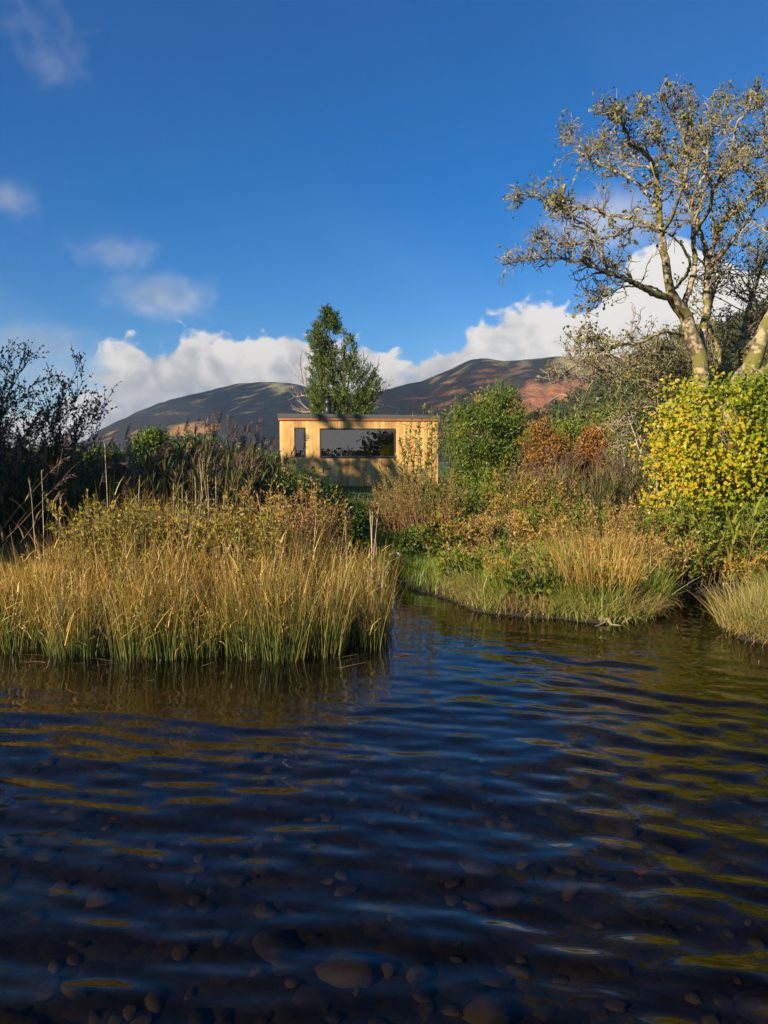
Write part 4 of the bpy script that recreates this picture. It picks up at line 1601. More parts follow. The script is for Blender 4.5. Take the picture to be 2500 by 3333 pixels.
# yellower to the left and top, greener to the right, in patches
tn = 0.06 + 0.38 * (0.4 - (hp[:, 0] - hb[0]) / 1.5) * 0.7 + 0.35 * (vnoise(hp[:, 0] * 2.2, hp[:, 2] * 2.2, 5) - 0.5) + rng.normal(0, 0.16, len(hp))
tn = np.clip(tn, 0, 1)
ln = rng.uniform(0.028, 0.060, len(hp))
infr = np.where((hp[:, 0] / hp[:, 1] < 0.5))[0]
front = infr[np.argsort(hp[infr, 1] - 4 * ln[infr])[:300]]
rest = np.setdiff1d(np.arange(len(hp)), front)
vs = leaf_variants('leaf', G_HAZEL, 'round', 0.88, 1, 10, np.linspace(0, 1, 10))
place_leaves(hazel, vs, tn[front], hp[front], hd[front], hn[front], ln[front])
gl = Geo()
leaves(gl, hp[rest], hd[rest], ln[rest] * 1.1, ln[rest], tn[rest], 'diamond', nrm=hn[rest])
setp(gl.build('foliage', G_HAZEL, hazel), kind='stuff')


# ------------------------------------------------------------------ bushes of the right bank and beyond
def at(px, Yd):
    x = (px - 1250) / FPX * Yd
    return (x, Yd, gz1(x, Yd))


def hz(py, Yd, b_):
    return P(1250, py, Yd)[2] - b_[2]


b_ = at(1580, 22)
clump_tree('sallow_bush', 'rounded leafy green bush right of the cabin', 'bush', b_, 3, 0.07, (-0.05, 0, hz(1415, 22, b_)), (1.20, 1.1, hz(1275, 22, b_) - hz(1415, 22, b_)), 230, 62, 0.105, G_SALLOW, B_OLIVE,
           clump_r=0.24, tint=(0.62, 0.18), aspect=0.42, shell=0.35, leaf_dir_up=0.5)
b_ = at(1590, 21.8)
clump_tree('sallow_bush', 'lower skirt of green willow leaves spreading below the rounded bush', 'bush', b_, 2, 0.05, (0.0, 0, hz(1500, 21.8, b_) * .75), (1.25, 0.9, hz(1440, 21.8, b_) - hz(1500, 21.8, b_) * .75), 130, 55, 0.10, G_SALLOW, B_OLIVE,
           clump_r=0.25, tint=(0.6, 0.18), aspect=0.4, shell=0.3, leaf_dir_up=0.5)
for px, Yd, ytop, w, lab, mt, tn_ in ((1770, 21, 1392, .55, 'orange-leaved bush left of centre between green bush and bare shrub', G_ORANGE, (.32, .25)),
                                 (1930, 23, 1388, .5, 'small rust-orange bush in front of the grey-green willow', G_ORANGE, (.5, .22)),
                                 (1870, 26, 1372, .95, 'green bush between the two orange bushes', G_SALLOW, (.75, .15)),
                                 (2060, 27, 1368, 1.3, 'grey-green willow bush below the wooded hillside', G_GREY, (.5, .2)),
                                 (2090, 20, 1465, 1.1, 'feathery grey-green willow scrub left of the yellow bush', G_GREY, (.4, .2)),
                                 (1960, 34, 1352, 2.0, 'green thicket under the dark woodland', G_SALLOW, (.5, .2))):
    b_ = at(px, Yd)
    h_ = hz(ytop, Yd, b_)
    clump_tree('scrub_bush', lab, 'bush', b_, h_, 0.05, (0, 0, h_ * 0.58), (w, w, h_ * 0.46), 120, 46, 0.095 * Yd / 21, mt, B_OLIVE, clump_r=0.2 * Yd / 20, tint=tn_, aspect=0.5, shell=0.3)

# upright leafy willow shoots in front of the cabin's right half: individually visible leaves
wb = np.array(at(1345, 13.0))
willow = empty('willow_sapling', tuple(wb), 'slender willow shoots with narrow leaves in front of the cabin right wall', 'shrub')
gb = Geo()
wp, wd = [], []
polys = []
shoots = [(1262, 1530), (1285, 1480), (1300, 1420), (1322, 1375), (1345, 1340), (1362, 1370), (1385, 1310), (1398, 1335), (1410, 1400), (1425, 1360), (1278, 1560), (1330, 1440), (1372, 1430),
          (1240, 1580), (1296, 1500), (1350, 1400), (1405, 1320), (1316, 1540), (1225, 1500), (1440, 1440)]
for px, py in shoots:
    e_ = np.array(P(px, py, 13 + random.uniform(-.5, .4)))
    s = wb + np.array([random.uniform(-.25, .3), random.uniform(-.2, .2), 0])
    q = resample([s, s * 0.45 + e_ * 0.55 + np.array([random.uniform(-.08, .08), 0, 0.06]), e_], 16)
    polys.append((q, np.linspace(0.010, 0.003, 16)))
    L = np.linalg.norm(e_ - s)
    for j in range(int(L * 34)):
        i = 15 * random.uniform(0.30, 1.0)
        i0 = min(int(i), 14)
        tg = unit(q[i0 + 1] - q[i0])
        wp.append(q[i0] + (q[i0 + 1] - q[i0]) * (i - i0))
        wd.append(tg * 0.75 + rand_unit() * 0.75)
tubes(gb, polys, 4)
gb.build('stem', B_OLIVE, willow, smooth=True)
wp, wd = np.array(wp), np.array(wd)
tn = np.clip(rng.normal(0.52, 0.22, len(wp)), 0, 1)
ln = rng.uniform(0.05, 0.095, len(wp))
wn_ = rng.normal(size=(len(wp), 3)) + np.array([-.4, -.6, .4])
order = np.argsort(-wp[:, 2])
front, rest = order[:300], order[300:]
vs = leaf_variants('leaf', G_WILLOW, 'narrow', 0.34, 1, 8, np.linspace(0, 1, 8), 0.4)
place_leaves(willow, vs, tn[front], wp[front], wd[front], wn_[front], ln[front])
gl = Geo()
leaves(gl, wp[rest], wd[rest], ln[rest], ln[rest] * 0.34, tn[rest], 'narrow', nrm=wn_[rest])
setp(gl.build('foliage', G_WILLOW, willow), kind='stuff')
b_ = at(1478, 16)
stem_shrub('willow_shoot', 'single tall spindly willow shoot rising beside the cabin', 'shrub', b_, hz(1240, 16, b_), 0.3, 3, 24, 4, 0.06, 0.4, G_SALLOW, B_OLIVE, wig=0.025, up=0.06, stem_r=0.011, twig_len=0.16, lean=0.08, hvar=(0.75, 1.0), foot=0.05)
b_ = at(1402, 15)
stem_shrub('willow_shoot', 'pair of thin shoots in front of the cabin roof corner', 'shrub', b_, hz(1330, 15, b_), 0.3, 4, 18, 3, 0.06, 0.4, G_WILLOW, B_OLIVE, wig=0.03, up=0.06, stem_r=0.009, twig_len=0.16, lean=0.12, hvar=(0.7, 1.0), foot=0.06)


def band(n, x0, x1, y0, y1):
    return np.stack([rng.uniform(x0, x1, n), rng.uniform(y0, y1, n)], 1)


shr = [
    # px, Y, top row, kind
    (1330, 12.4, 1500, 'red', 'red-stemmed shrub at the foot of the willow shoots'),
    (1400, 12.0, 1540, 'red', 'red twiggy shrub right of the willow shoots'),
    (1270, 12.6, 1600, 'red', 'low red-stemmed shrub beside the grass path'),
    (1470, 12.5, 1545, 'herb', 'leafy green herbs behind the bramble on the right bank'),
    (1560, 12.8, 1520, 'herb', 'mixed green herbs below the rounded green bush'),
    (1640, 12.4, 1560, 'herb', 'olive leafy stems in the middle of the right bank'),
    (1715, 11.2, 1545, 'gold', 'yellowing leafy shrub in the middle of the right bank'),
    (1760, 13.0, 1500, 'brown', 'brown seeding herbs under the orange bush'),
    (1420, 10.6, 1690, 'bramble', 'dark glossy bramble beside the grass verge'),
    (1585, 10.2, 1690, 'bramble', 'bramble patch in the middle of the bank'),
    (1500, 10.4, 1650, 'goldherb', 'thin yellowing stalks between the two brambles'),
    (1650, 10.0, 1660, 'brown', 'dry stalks right of the bramble patch'),
    (1755, 9.6, 1670, 'goldherb', 'straggly yellow-green herbs above the bank edge'),
    (1840, 10.2, 1620, 'herb', 'leafy herbs beneath the pale reeds'),
    (1935, 10.0, 1640, 'brown', 'rusty dock stalks left of the hazel'),
    (2045, 9.8, 1610, 'dock', 'tall brown dock seed heads beside the hazel'),
    (2120, 9.4, 1650, 'dock', 'reddish dock stalks at the foot of the hazel'),
    (2190, 9.4, 1630, 'herb', 'green leafy herbs under the hazel'),
    (2290, 9.0, 1620, 'herb', 'bright green herbs under the middle of the hazel'),
    (2390, 9.0, 1610, 'herb', 'leafy green growth under the right of the hazel'),
    (2480, 8.9, 1600, 'herb', 'leafy growth at the right edge below the hazel'),
    (2570, 9.0, 1640, 'herb', 'leafy growth beyond the right edge below the hazel'),
    (2010, 8.7, 1740, 'goldherb', 'yellowing leafy stems above the rush tuft'),
    (1930, 8.4, 1760, 'goldherb', 'thin yellow stems left of the rush tuft'),
    (2060, 8.3, 1740, 'dock', 'brown seed stalks behind the rush tuft'),
    (1690, 8.8, 1790, 'brown', 'short dry stalks near the bank edge'),
    (1600, 9.0, 1800, 'brown', 'low pinkish dry stalks near the grass verge'),
    (2250, 10.5, 1640, 'bramble', 'dark bramble in the shade below the hazel'),
    (2350, 10.4, 1640, 'bramble', 'dark bramble mound deep under the hazel'),
    (2440, 8.5, 1800, 'goldherb', 'pale yellow-green leaves near the right water edge'),
    (2130, 8.8, 1720, 'brown', 'rust-brown stalks above the muddy inlet'),
    (1655, 8.1, 1860, 'goldherb', 'low yellowing leaves over the left of the bank edge'),
    (1780, 7.8, 1850, 'bramble', 'small bramble spray near the middle of the bank edge'),
    (1850, 7.9, 1800, 'herb', 'green leafy stems behind the bank edge tufts'),
    (1560, 8.6, 1850, 'herb', 'low green herbs right of the grass verge'),
    (1960, 7.6, 1830, 'goldherb', 'yellow bramble leaves in the splayed rush tuft'),
    (1740, 8.6, 1760, 'herb', 'pale green herbs between the dry stalks'),
    (2200, 8.9, 1760, 'herb', 'ferny green growth above the mud'),
    (2330, 9.0, 1760, 'goldherb', 'bright yellow-green growth under the hazel'),
]
KINDS = {
    'red': dict(nstem=46, ntwig=9, nleaf=2, leaf=0.05, aspect=0.4, leafmat=G_WILLOW, bark=B_RED, stem_r=0.006, twig_len=0.28, lean=0.42, foot=0.3, spread=1.0, wig=0.05),
    'brown': dict(nstem=55, ntwig=9, nleaf=3, leaf=0.045, aspect=0.45, leafmat=G_BROWN, bark=B_RED, stem_r=0.005, twig_len=0.22, lean=0.35, foot=0.45, spread=1.0, wig=0.06),
    'dock': dict(nstem=34, ntwig=16, nleaf=5, leaf=0.028, aspect=0.8, leafmat=G_BROWN, bark=B_RED, stem_r=0.006, twig_len=0.16, lean=0.25, foot=0.35, spread=1.0, wig=0.04),
    'herb': dict(nstem=46, ntwig=10, nleaf=4, leaf=0.06, aspect=0.5, leafmat=G_HERB, bark=B_OLIVE, stem_r=0.005, twig_len=0.2, lean=0.35, foot=0.42, spread=1.0, wig=0.07),
    'gold': dict(nstem=50, ntwig=11, nleaf=4, leaf=0.055, aspect=0.5, leafmat=G_GOLD, bark=B_OLIVE, stem_r=0.006, twig_len=0.24, lean=0.4, foot=0.35, spread=1.0, wig=0.08),
    'goldherb': dict(nstem=30, ntwig=8, nleaf=3, leaf=0.06, aspect=0.45, leafmat=G_GOLD, bark=B_OLIVE, stem_r=0.004, twig_len=0.2, lean=0.4, foot=0.3, spread=1.0, wig=0.08),
    'bramble': dict(nstem=46, ntwig=10, nleaf=4, leaf=0.07, aspect=0.62, leafmat=G_BRAMBLE, bark=B_RED, stem_r=0.005, twig_len=0.25, lean=0.9, foot=0.3, spread=1.3, wig=0.14, up=-0.05, shape='narrow'),
}
NAMES = {'red': 'red_stemmed_shrub', 'brown': 'dry_willowherb', 'dock': 'dock_plant', 'herb': 'leafy_herb', 'gold': 'yellow_shrub', 'goldherb': 'yellow_herb', 'bramble': 'bramble_bush'}
for px, Yd, ytop, kd, lab in shr:
    b_ = at(px, Yd)
    h_ = max(0.3, hz(ytop, Yd, b_))
    stem_shrub(NAMES[kd], lab, 'plant', b_, h_ * 1.08, group='plants of the right bank', **KINDS[kd])


# ------------------------------------------------------------------ reeds
def reed(gs, gl_, gp, base, h, azm, tint, nleaf=7, plume=True, lean=0.10, leaf_l=(0.32, 0.55), leaf_w=0.019):
    """one common reed: cane, long drooping blades, feathery plume"""
    d = (math.cos(azm) * lean, math.sin(azm) * lean, 1)
    p, r = grow(base, d, h, 0.0045, 0.002, 8, 0.025, -0.002)
    gs.append((p, r))
    fa = random.uniform(0, math.pi)
    bs, az_, ln_ = [], [], []
    for j in range(nleaf):
        tt = 0.25 + 0.65 * (j + random.random() * 0.6) / nleaf
        i = tt * 8
        i0 = min(int(i), 7)
        bs.append(p[i0] + (p[i0 + 1] - p[i0]) * (i - i0))
        az_.append(fa + (math.pi if j % 2 else 0) + random.gauss(0, 0.5))
        ln_.append(random.uniform(*leaf_l) * (1.1 - 0.35 * tt))
    az_ = np.array(az_)
    ribbons(gl_, np.array(bs), np.array(ln_), az_, rng.uniform(0.35, 0.8, nleaf), rng.uniform(0.3, 1.5, nleaf), leaf_w, 4, np.clip(tint + rng.normal(0, 0.18, nleaf), 0, 1), face=az_ + math.pi / 2, taper=2.2)
    if plume:
        n = 46
        tp, tdir = p[-1], unit(p[-1] - p[-2])
        wind = np.array([math.cos(azm), math.sin(azm), 0]) * 0.6
        q = [tp + tdir * 0.22 * f + wind * 0.09 * f * f for f in np.linspace(0, 1, 6)]
        q = np.array(q)
        i = rng.uniform(0, 4.99, n)
        i0 = i.astype(int)
        ps_ = q[i0] + (q[i0 + 1] - q[i0]) * (i - i0)[:, None]
        dd = unit(tdir * 0.7 + wind * 0.8 + rng.normal(size=(n, 3)) * 0.42)
        leaves(gp, ps_, dd, rng.uniform(0.05, 0.12, n) * (1.15 - 0.6 * i / 5), 0.008, np.clip(rng.normal(0.5, 0.25, n), 0, 1), fold=0.1)


def reed_thing(label, base, h, azm, tint, group, blade_mat=None, **kw):
    root = empty('common_reed', base, label, 'reed', group)
    gs, gl_, gp = [], Geo(), Geo()
    reed(gs, gl_, gp, base, h, azm, tint, **kw)
    g1 = Geo()
    tubes(g1, gs, 4)
    g1.build('stem', B_OLIVE, root, smooth=True)
    V_, t_, h_ = gl_.V[0], gl_.tint[0], gl_.h[0]
    nl = len(V_) // 10
    for k in range(nl):                      # each blade is a part of its own
        g1 = Geo()
        q_ = np.arange(4)[:, None] * 2 + np.array([[0, 1, 3, 2]])
        g1.add(V_[k * 10:k * 10 + 10], quads=q_, tint=t_[k * 10:k * 10 + 10], h=h_[k * 10:k * 10 + 10])
        g1.build('blade', blade_mat or G_REED, root)
    if gp.n:
        gp.build('plume', G_PLUME, root)
    return root


# dark reed bed behind the rushes (one mass nobody could count)
gs, gl_, gp = [], Geo(), Geo()
for k in range(1500):
    Yd = rng.uniform(8.8, 15.5)
    x = rng.uniform(-0.62 * Yd, -0.10 * Yd)
    if x > -1.5 and Yd < 11.5:
        continue
    if x > -1.75:
        continue
    sdv = x + 1.75
    ptop = np.interp(1250 + x / Yd * FPX, [0, 250, 400, 600, 800, 900, 1000, 1100], [1470, 1475, 1455, 1440, 1440, 1475, 1530, 1595])
    z0 = gz1(x, Yd)
    h_ = max(0.7, P(1250, ptop, Yd)[2] - z0) * rng.uniform(0.5, 1.04) ** 0.8 * (0.82 + 0.3 * float(vnoise(x * 1.3, Yd * 1.3, 55)))
    h_ = min(h_, 2.35)
    reed(gs, gl_, gp, (x, Yd, z0), h_, rng.normal(0.3, 0.8), np.clip(rng.normal(0.38, 0.2), 0, 1), nleaf=8, plume=rng.random() < 0.34, leaf_w=0.022, lean=abs(rng.normal(0.12, 0.12)))
root = empty('reed_bed', (-4, 11, gz1(-4, 11)), 'dark shaded reed bed with brown plumes behind the golden rushes', 'reeds')
root['kind'] = 'stuff'
g1 = Geo()
tubes(g1, gs, 3)
for nm, gg_, mt in (('stems', g1, B_OLIVE), ('blades', gl_, G_REED), ('plumes', gp, G_PLUME)):
    setp(gg_.build(nm, mt, root), kind='stuff')
# reeds standing clear of the mass
for px, py, Yd, tnt, lab in ((365, 1395, 10.5, .5, 'tall dark reed with a narrow plume standing against the left fell'),
                             (660, 1352, 11.5, .5, 'tall reed with a dark plume above the middle of the reed bed'),
                             (755, 1385, 11, .6, 'brown plumed reed right of the tallest dark reed'),
                             (450, 1420, 10, .6, 'reed with drooping brown plume over the lit slope'),
                             (800, 1395, 12, .6, 'reed plume nearest the left of the cabin'),
                             (90, 1400, 7.9, .9, 'pale plumed reed at the left edge'),
                             (270, 1520, 8.3, .8, 'reed with drooping pale plume in front of the dark bush'),
                             (960, 1440, 12.5, .9, 'straw-coloured reed plume in front of the narrow window'),
                             (985, 1480, 12.3, .95, 'leaning straw reed below the narrow window')):
    x = (px - 1250) / FPX * Yd
    z0 = gz1(x, Yd)
    reed_thing(lab, (x, Yd, z0), P(px, py, Yd)[2] - z0 - 0.15, 0.4, tnt, 'reeds standing clear of the bed', nleaf=6)
# leaning dry reeds in the left foreground
for x0, Yd, px1, py1, lab in ((-4.4, 7.6, 190, 1605, 'dry leaning reed with pale plume at the far left'), (-4.2, 7.7, 140, 1655, 'lower dry leaning reed with pale plume at the far left'),
                              (-4.6, 8.0, 170, 1540, 'upper bent reed with plume at the far left')):
    z0 = gz1(x0, Yd)
    e_ = np.array(P(px1, py1, Yd - .2))
    v_ = e_ - np.array((x0, Yd, z0))
    L = np.linalg.norm(v_)
    reed_thing(lab, (x0, Yd, z0), L, math.atan2(v_[1], v_[0]), .95, 'leaning dry reeds at left', nleaf=5, lean=math.hypot(v_[0], v_[1]) / v_[2])
# pale reeds on the right bank
for k, (px, py, Yd) in enumerate(((1832, 1500, 12), (1875, 1470, 12.4), (1918, 1480, 12), (1936, 1510, 11.5), (2035, 1470, 12), (1800, 1520, 12.5), (1980, 1530, 12), (1700, 1470, 14), (1765, 1490, 13.5), (1650, 1500, 13))):
    x = (px - 1250) / FPX * Yd
    z0 = gz1(x, Yd)
    reed_thing(['leftmost', 'second', 'third', 'fourth', 'fifth', 'sixth', 'seventh', 'eighth', 'ninth', 'rightmost'][int(np.argsort(np.argsort([1832, 1875, 1918, 1936, 2035, 1800, 1980, 1700, 1765, 1650]))[k])] + ' from left of the pale reed canes on the right bank',
               (x, Yd, z0), P(px, py, Yd)[2] - z0, 0.6, .8, 'pale reed canes on the right bank', nleaf=7, plume=k > 6)
gs, gl_, gp = [], Geo(), Geo()
for k in range(170):
    Yd = rng.uniform(10.8, 14)
    px = rng.uniform(1640, 2120)
    x = (px - 1250) / FPX * Yd
    z0 = gz1(x, Yd)
    reed(gs, gl_, gp, (x, Yd, z0), max(.6, P(px, rng.uniform(1500, 1580), Yd)[2] - z0), rng.normal(0.3, 0.8), np.clip(rng.normal(0.6, 0.2), 0, 1), nleaf=7, plume=rng.random() < .4)
root = empty('reed_bed', (2.9, 12.5, gz1(2.9, 12.5)), 'greenish reeds in the middle of the right bank', 'reeds')
root['kind'] = 'stuff'
g1 = Geo()
tubes(g1, gs, 3)
for nm, gg_, mt in (('stems', g1, B_OLIVE), ('blades', gl_, G_REED), ('plumes', gp, G_PLUME)):
    setp(gg_.build(nm, mt, root), kind='stuff')
# bright green reed at the right edge
for px, py, Yd, lab in ((2440, 1570, 6.9, 'bright green reed standing at the right edge above the water'), (2385, 1640, 7.3, 'shorter green reed left of the one at the right edge')):
    x = (px - 1250) / FPX * Yd
    z0 = gz1(x, Yd)
    reed_thing(lab, (x, Yd, max(z0, 0)), P(px, py, Yd)[2] - z0, 1.2, .9, 'green reeds at the right edge', blade_mat=G_HERB, nleaf=8, plume=False, leaf_w=0.026, leaf_l=(0.3, 0.5))

# ------------------------------------------------------------------ golden rushes at left
ntu = 620
tx = rng.uniform(-5.4, 0.02, ntu)
ty = rng.uniform(5.55, 9.4, ntu)
ok = (vnoise(tx * 3.3, ty * 3.3, 87) > 0.13) & (shore_sd(tx, ty) > -0.03 + 0.22 * (vnoise(tx * 2.2, ty * 2.2, 83) - 0.45)) & (ty < 8.7)
tx, ty = tx[ok], ty[ok]
ntu = len(tx)
tu_h = rng.uniform(0.62, 1.10, ntu) * (0.70 + 0.55 * vnoise(tx * 1.4, ty * 1.0, 81))
tu_c = rng.normal(0, 0.20, ntu) + 0.35 * (vnoise(tx * 1.3, ty * 1.3, 71) - 0.5)
per = 78
ti = np.repeat(np.arange(ntu), per)
N = len(ti)
ta = rng.uniform(0, 2 * math.pi, N)
tr = 0.15 * np.sqrt(rng.random(N))
bx = tx[ti] + tr * np.cos(ta)
by = ty[ti] + tr * np.sin(ta)
sd = shore_sd(bx, by)
ok = sd > -0.13
ti, ta, tr, bx, by, sd = ti[ok], ta[ok], tr[ok], bx[ok], by[ok], sd[ok]
N = len(bx)
zz = np.maximum(gz(bx, by), -0.08)
pxs = 1250 + bx / by * FPX
toprow = np.interp(pxs, [-400, 0, 150, 300, 350, 480, 620, 700, 830, 900, 1000, 1100, 1180, 1240, 1300], [1880, 1850, 1800, 1720, 1640, 1625, 1665, 1640, 1710, 1680, 1720, 1775, 1715, 1695, 1820])
htop = CAM_Z - (toprow - 1500) / FPX * by - zz
edge = np.clip((sd + 0.1) / 0.6, 0.0, 1)
hgt = np.clip(htop, 0.45, 1.35) * (0.66 + 0.34 * edge) * np.where(rng.random(N) < 0.12, rng.uniform(1.0, 1.25, N), rng.uniform(0.42, 1.05, N)) * tu_h[ti]
lean = np.abs(rng.normal(0.03, 0.05, N)) + 0.20 * (tr / 0.15) * rng.uniform(0.2, 1.2, N)
azm = ta + rng.normal(0, 0.5, N)
tnt = np.clip(0.52 + tu_c[ti] + rng.normal(0, 0.24, N), 0, 1)
gg = Geo()
ribbons(gg, np.stack([bx, by, zz], 1), hgt, azm, lean, np.abs(rng.normal(0.12, 0.34, N)), rng.uniform(0.0035, 0.0078, N), 4, tnt)
gg.h[0] = gg.h[0] * np.repeat(0.55 + 0.45 * np.clip((sd - 0.05) / 0.9, 0, 1), 10)     # outer stems stay green higher up
# bent, broken and arching dry leaves lying across
nb_ = 9000
i = rng.integers(0, N, nb_)
ribbons(gg, np.stack([bx[i] + rng.normal(0, .05, nb_), by[i] + rng.normal(0, .05, nb_), zz[i] + hgt[i] * rng.uniform(0.3, 0.92, nb_)], 1), rng.uniform(0.08, 0.32, nb_), rng.uniform(0, 6.28, nb_), rng.uniform(0.1, 1.5, nb_), rng.uniform(0, 2.0, nb_),
        rng.uniform(0.004, 0.012, nb_), 3, np.clip(rng.normal(0.6, 0.2, nb_), 0, 0.97))
gg.h[-1] = np.full(len(gg.h[-1]), 0.9)
rush = gg.build('rush_bed', G_RUSH)
setp(rush, 'golden rushes with green bases standing in the water at left', 'rushes', kind='stuff')
# seed heads in the rushes
ns = 5200
i = rng.integers(0, len(bx), ns)
gg = Geo()
pp = np.stack([bx[i], by[i], zz[i] + hgt[i] * rng.uniform(0.72, 1.0, ns)], 1) + rng.normal(size=(ns, 3)) * np.array([.05, .05, .02])
leaves(gg, pp, rng.normal(size=(ns, 3)) + np.array([0, 0, .6]), rng.uniform(0.02, 0.055, ns), rng.uniform(0.006, 0.014, ns), np.clip(rng.normal(0.45, 0.25, ns), 0, 1), fold=0.1)
sh = gg.build('seed_heads', G_STRAW)
setp(sh, 'small brown seed heads scattered through the golden rushes', 'rushes', kind='stuff')
# tall single stalks
stalks = [(395, 1445, 7.6), (470, 1555, 7.4), (588, 1500, 7.8), (640, 1555, 7.6), (664, 1500, 7.7), (683, 1550, 7.8), (706, 1560, 7.6), (630, 1600, 7.3), (717, 1555, 8), (140, 1535, 7.2), (200, 1625, 7.0), (890, 1600, 7.4),
          (895, 1670, 7.2), (1155, 1690, 7.3), (1185, 1655, 7.4), (1215, 1655, 7.3), (1225, 1672, 7.2), (330, 1600, 7.3), (120, 1560, 7.4), (540, 1580, 7.6), (610, 1580, 7.5), (765, 1610, 7.6)]
order = np.argsort([s_[0] for s_ in stalks])
words = ['first', 'second', 'third', 'fourth', 'fifth', 'sixth', 'seventh', 'eighth', 'ninth', 'tenth', 'eleventh', 'twelfth', 'thirteenth', 'fourteenth', 'fifteenth', 'sixteenth', 'seventeenth', 'eighteenth', 'nineteenth', 'twentieth', 'twenty-first', 'twenty-second']
for w_, k in enumerate(order):
    px, py, Yd = stalks[k]
    x = (px - 1250) / FPX * Yd
    z0 = gz1(x, Yd)
    h_ = P(px, py, Yd)[2] - z0
    root = empty('grass_stalk', (x, Yd, z0), words[w_] + ' from left of the tall dry stalks above the golden rushes', 'stalk', 'tall stalks above the rushes')
    p_, r_ = grow((x - random.gauss(0, .06), Yd, z0), (random.gauss(0, 0.05), 0, 1), h_, 0.0055, 0.0035, 7, 0.02)
    g1 = Geo()
    tubes(g1, [(p_, r_)], 4)
    g1.build('stem', B_PALE, root, smooth=True)
    g1 = Geo()
    n = 26
    f = rng.random(n)
    tp = p_[-1] - (p_[-1] - p_[-2]) * f[:, None] * 0.9
    leaves(g1, tp, unit(p_[-1] - p_[-2]) * 0.9 + rng.normal(size=(n, 3)) * 0.18, rng.uniform(0.03, 0.05, n), 0.007, np.clip(rng.normal(0.6, 0.2, n), 0, 1), fold=0.1)
    g1.build('seed_head', G_STRAW, root)
# yellow leafy herbs among the rushes
for px, Yd, ytop, lab in ((350, 7.0, 1605, 'yellow-green leafy herb at the left shoulder of the rushes'), (430, 6.95, 1600, 'golden leafy herb among the tallest rushes'), (500, 7.3, 1640, 'rust-tinged herb right of the golden one'), (590, 7.2, 1660, 'yellow leafy herb left of the middle of the rushes'), (660, 7.0, 1690, 'low golden herb in the front of the rushes'),
                          (740, 7.0, 1615, 'yellow leafy herb in the middle of the rushes'), (830, 7.7, 1600, 'yellowing herb towards the right of the rushes'), (900, 8.3, 1560, 'russet tall herb between the rushes and dark bush'),
                          (1000, 8.5, 1575, 'brown-leaved herb in front of the dark bush'), (1060, 8.9, 1610, 'brown dock plant at the right of the dark bush'), (950, 9.2, 1570, 'dark russet herb touching the dark bush')):
    b_ = at(px, Yd)
    kd = 'brown' if px > 880 else 'gold'
    kw = dict(KINDS[kd])
    kw.update(nstem=40 if kd == 'gold' else 30, foot=0.24, lean=0.2, leaf=0.045, leaf_from=0.4)
    if px in (350, 430, 740):
        kw.update(nstem=60, tint=(0.2, 0.2), foot=0.3)
    stem_shrub('tall_herb', lab, 'plant', b_, hz(ytop, Yd, b_) * 1.05, group='herbs among the rushes', **kw)
# dark leafy bush at the end of the reed bed
for px, Yd, ytop, lab in ((1000, 11.0, 1585, 'dark leafy bush below the cabin, right of the reed bed'), (1075, 10.4, 1655, 'low dark bush beside the grass path'), (900, 11.5, 1555, 'dark bush among the reeds below the narrow window'), (1045, 12.5, 1620, 'dark brambles left of the grass path')):
    b_ = at(px, Yd)
    h_ = hz(ytop, Yd, b_)
    clump_tree('dark_bush', lab, 'bush', b_, h_, 0.03, (0, 0, h_ * .52), (.62, .6, h_ * .5), 80, 40, 0.075, G_BRAMBLE, B_DARK, clump_r=0.16, tint=(0.3, 0.2), aspect=0.5, shell=0.3)
# thorn bush at left edge
for px, Yd, ytop, spread_, lab in ((40, 12.0, 1150, 1.0, 'dark twiggy thorn bush at the left edge'), (-150, 12.6, 1120, 1.0, 'thorn bush mostly beyond the left edge')):
    b_ = at(px, Yd)
    stem_shrub('thorn_bush', lab, 'bush', b_, hz(ytop, Yd, b_) * 1.12, 1.0, 36, 38, 9, 0.05, 0.6, G_DARK, B_DARK, wig=0.16, up=0.0, stem_r=0.011, twig_len=0.65, leaf_from=0.2, lean=0.42, foot=0.5)
b_ = at(480, 13.5)
stem_shrub('bare_shoot', 'arching leafless twig above the reeds against the fell', 'shrub', b_, hz(1335, 13.5, b_), 1.0, 4, 10, 2, 0.04, 0.6, G_DARK, B_DARK, wig=0.06, up=-0.01, stem_r=0.008, twig_len=0.4, leaf_from=0.5, lean=0.2)
# sunlit trees beyond the reeds
for px, Yd, ytop, w, lab in ((505, 48, 1410, 1.2, 'small sunlit green tree beyond the reeds, left of two'), (640, 52, 1418, 1.6, 'wider sunlit green tree beyond the reeds'), (320, 60, 1462, 2.2, 'green tree low behind the reeds near the thorn bush'), (820, 62, 1468, 3.0, 'low green trees left of the cabin'),
                             (200, 55, 1462, 2.5, 'green bush half hidden by the thorn bush')):
    b_ = at(px, Yd)
    h_ = hz(ytop, Yd, b_)
    clump_tree('field_tree', lab, 'tree', b_, h_, 0.12, (0, 0, h_ * .56), (w, w, h_ * .46), 80, 36, 0.26, G_SALLOW, B_DARK, clump_r=0.42, tint=(0.55, 0.15), aspect=0.6, shell=0.3, group='trees beyond the reeds')
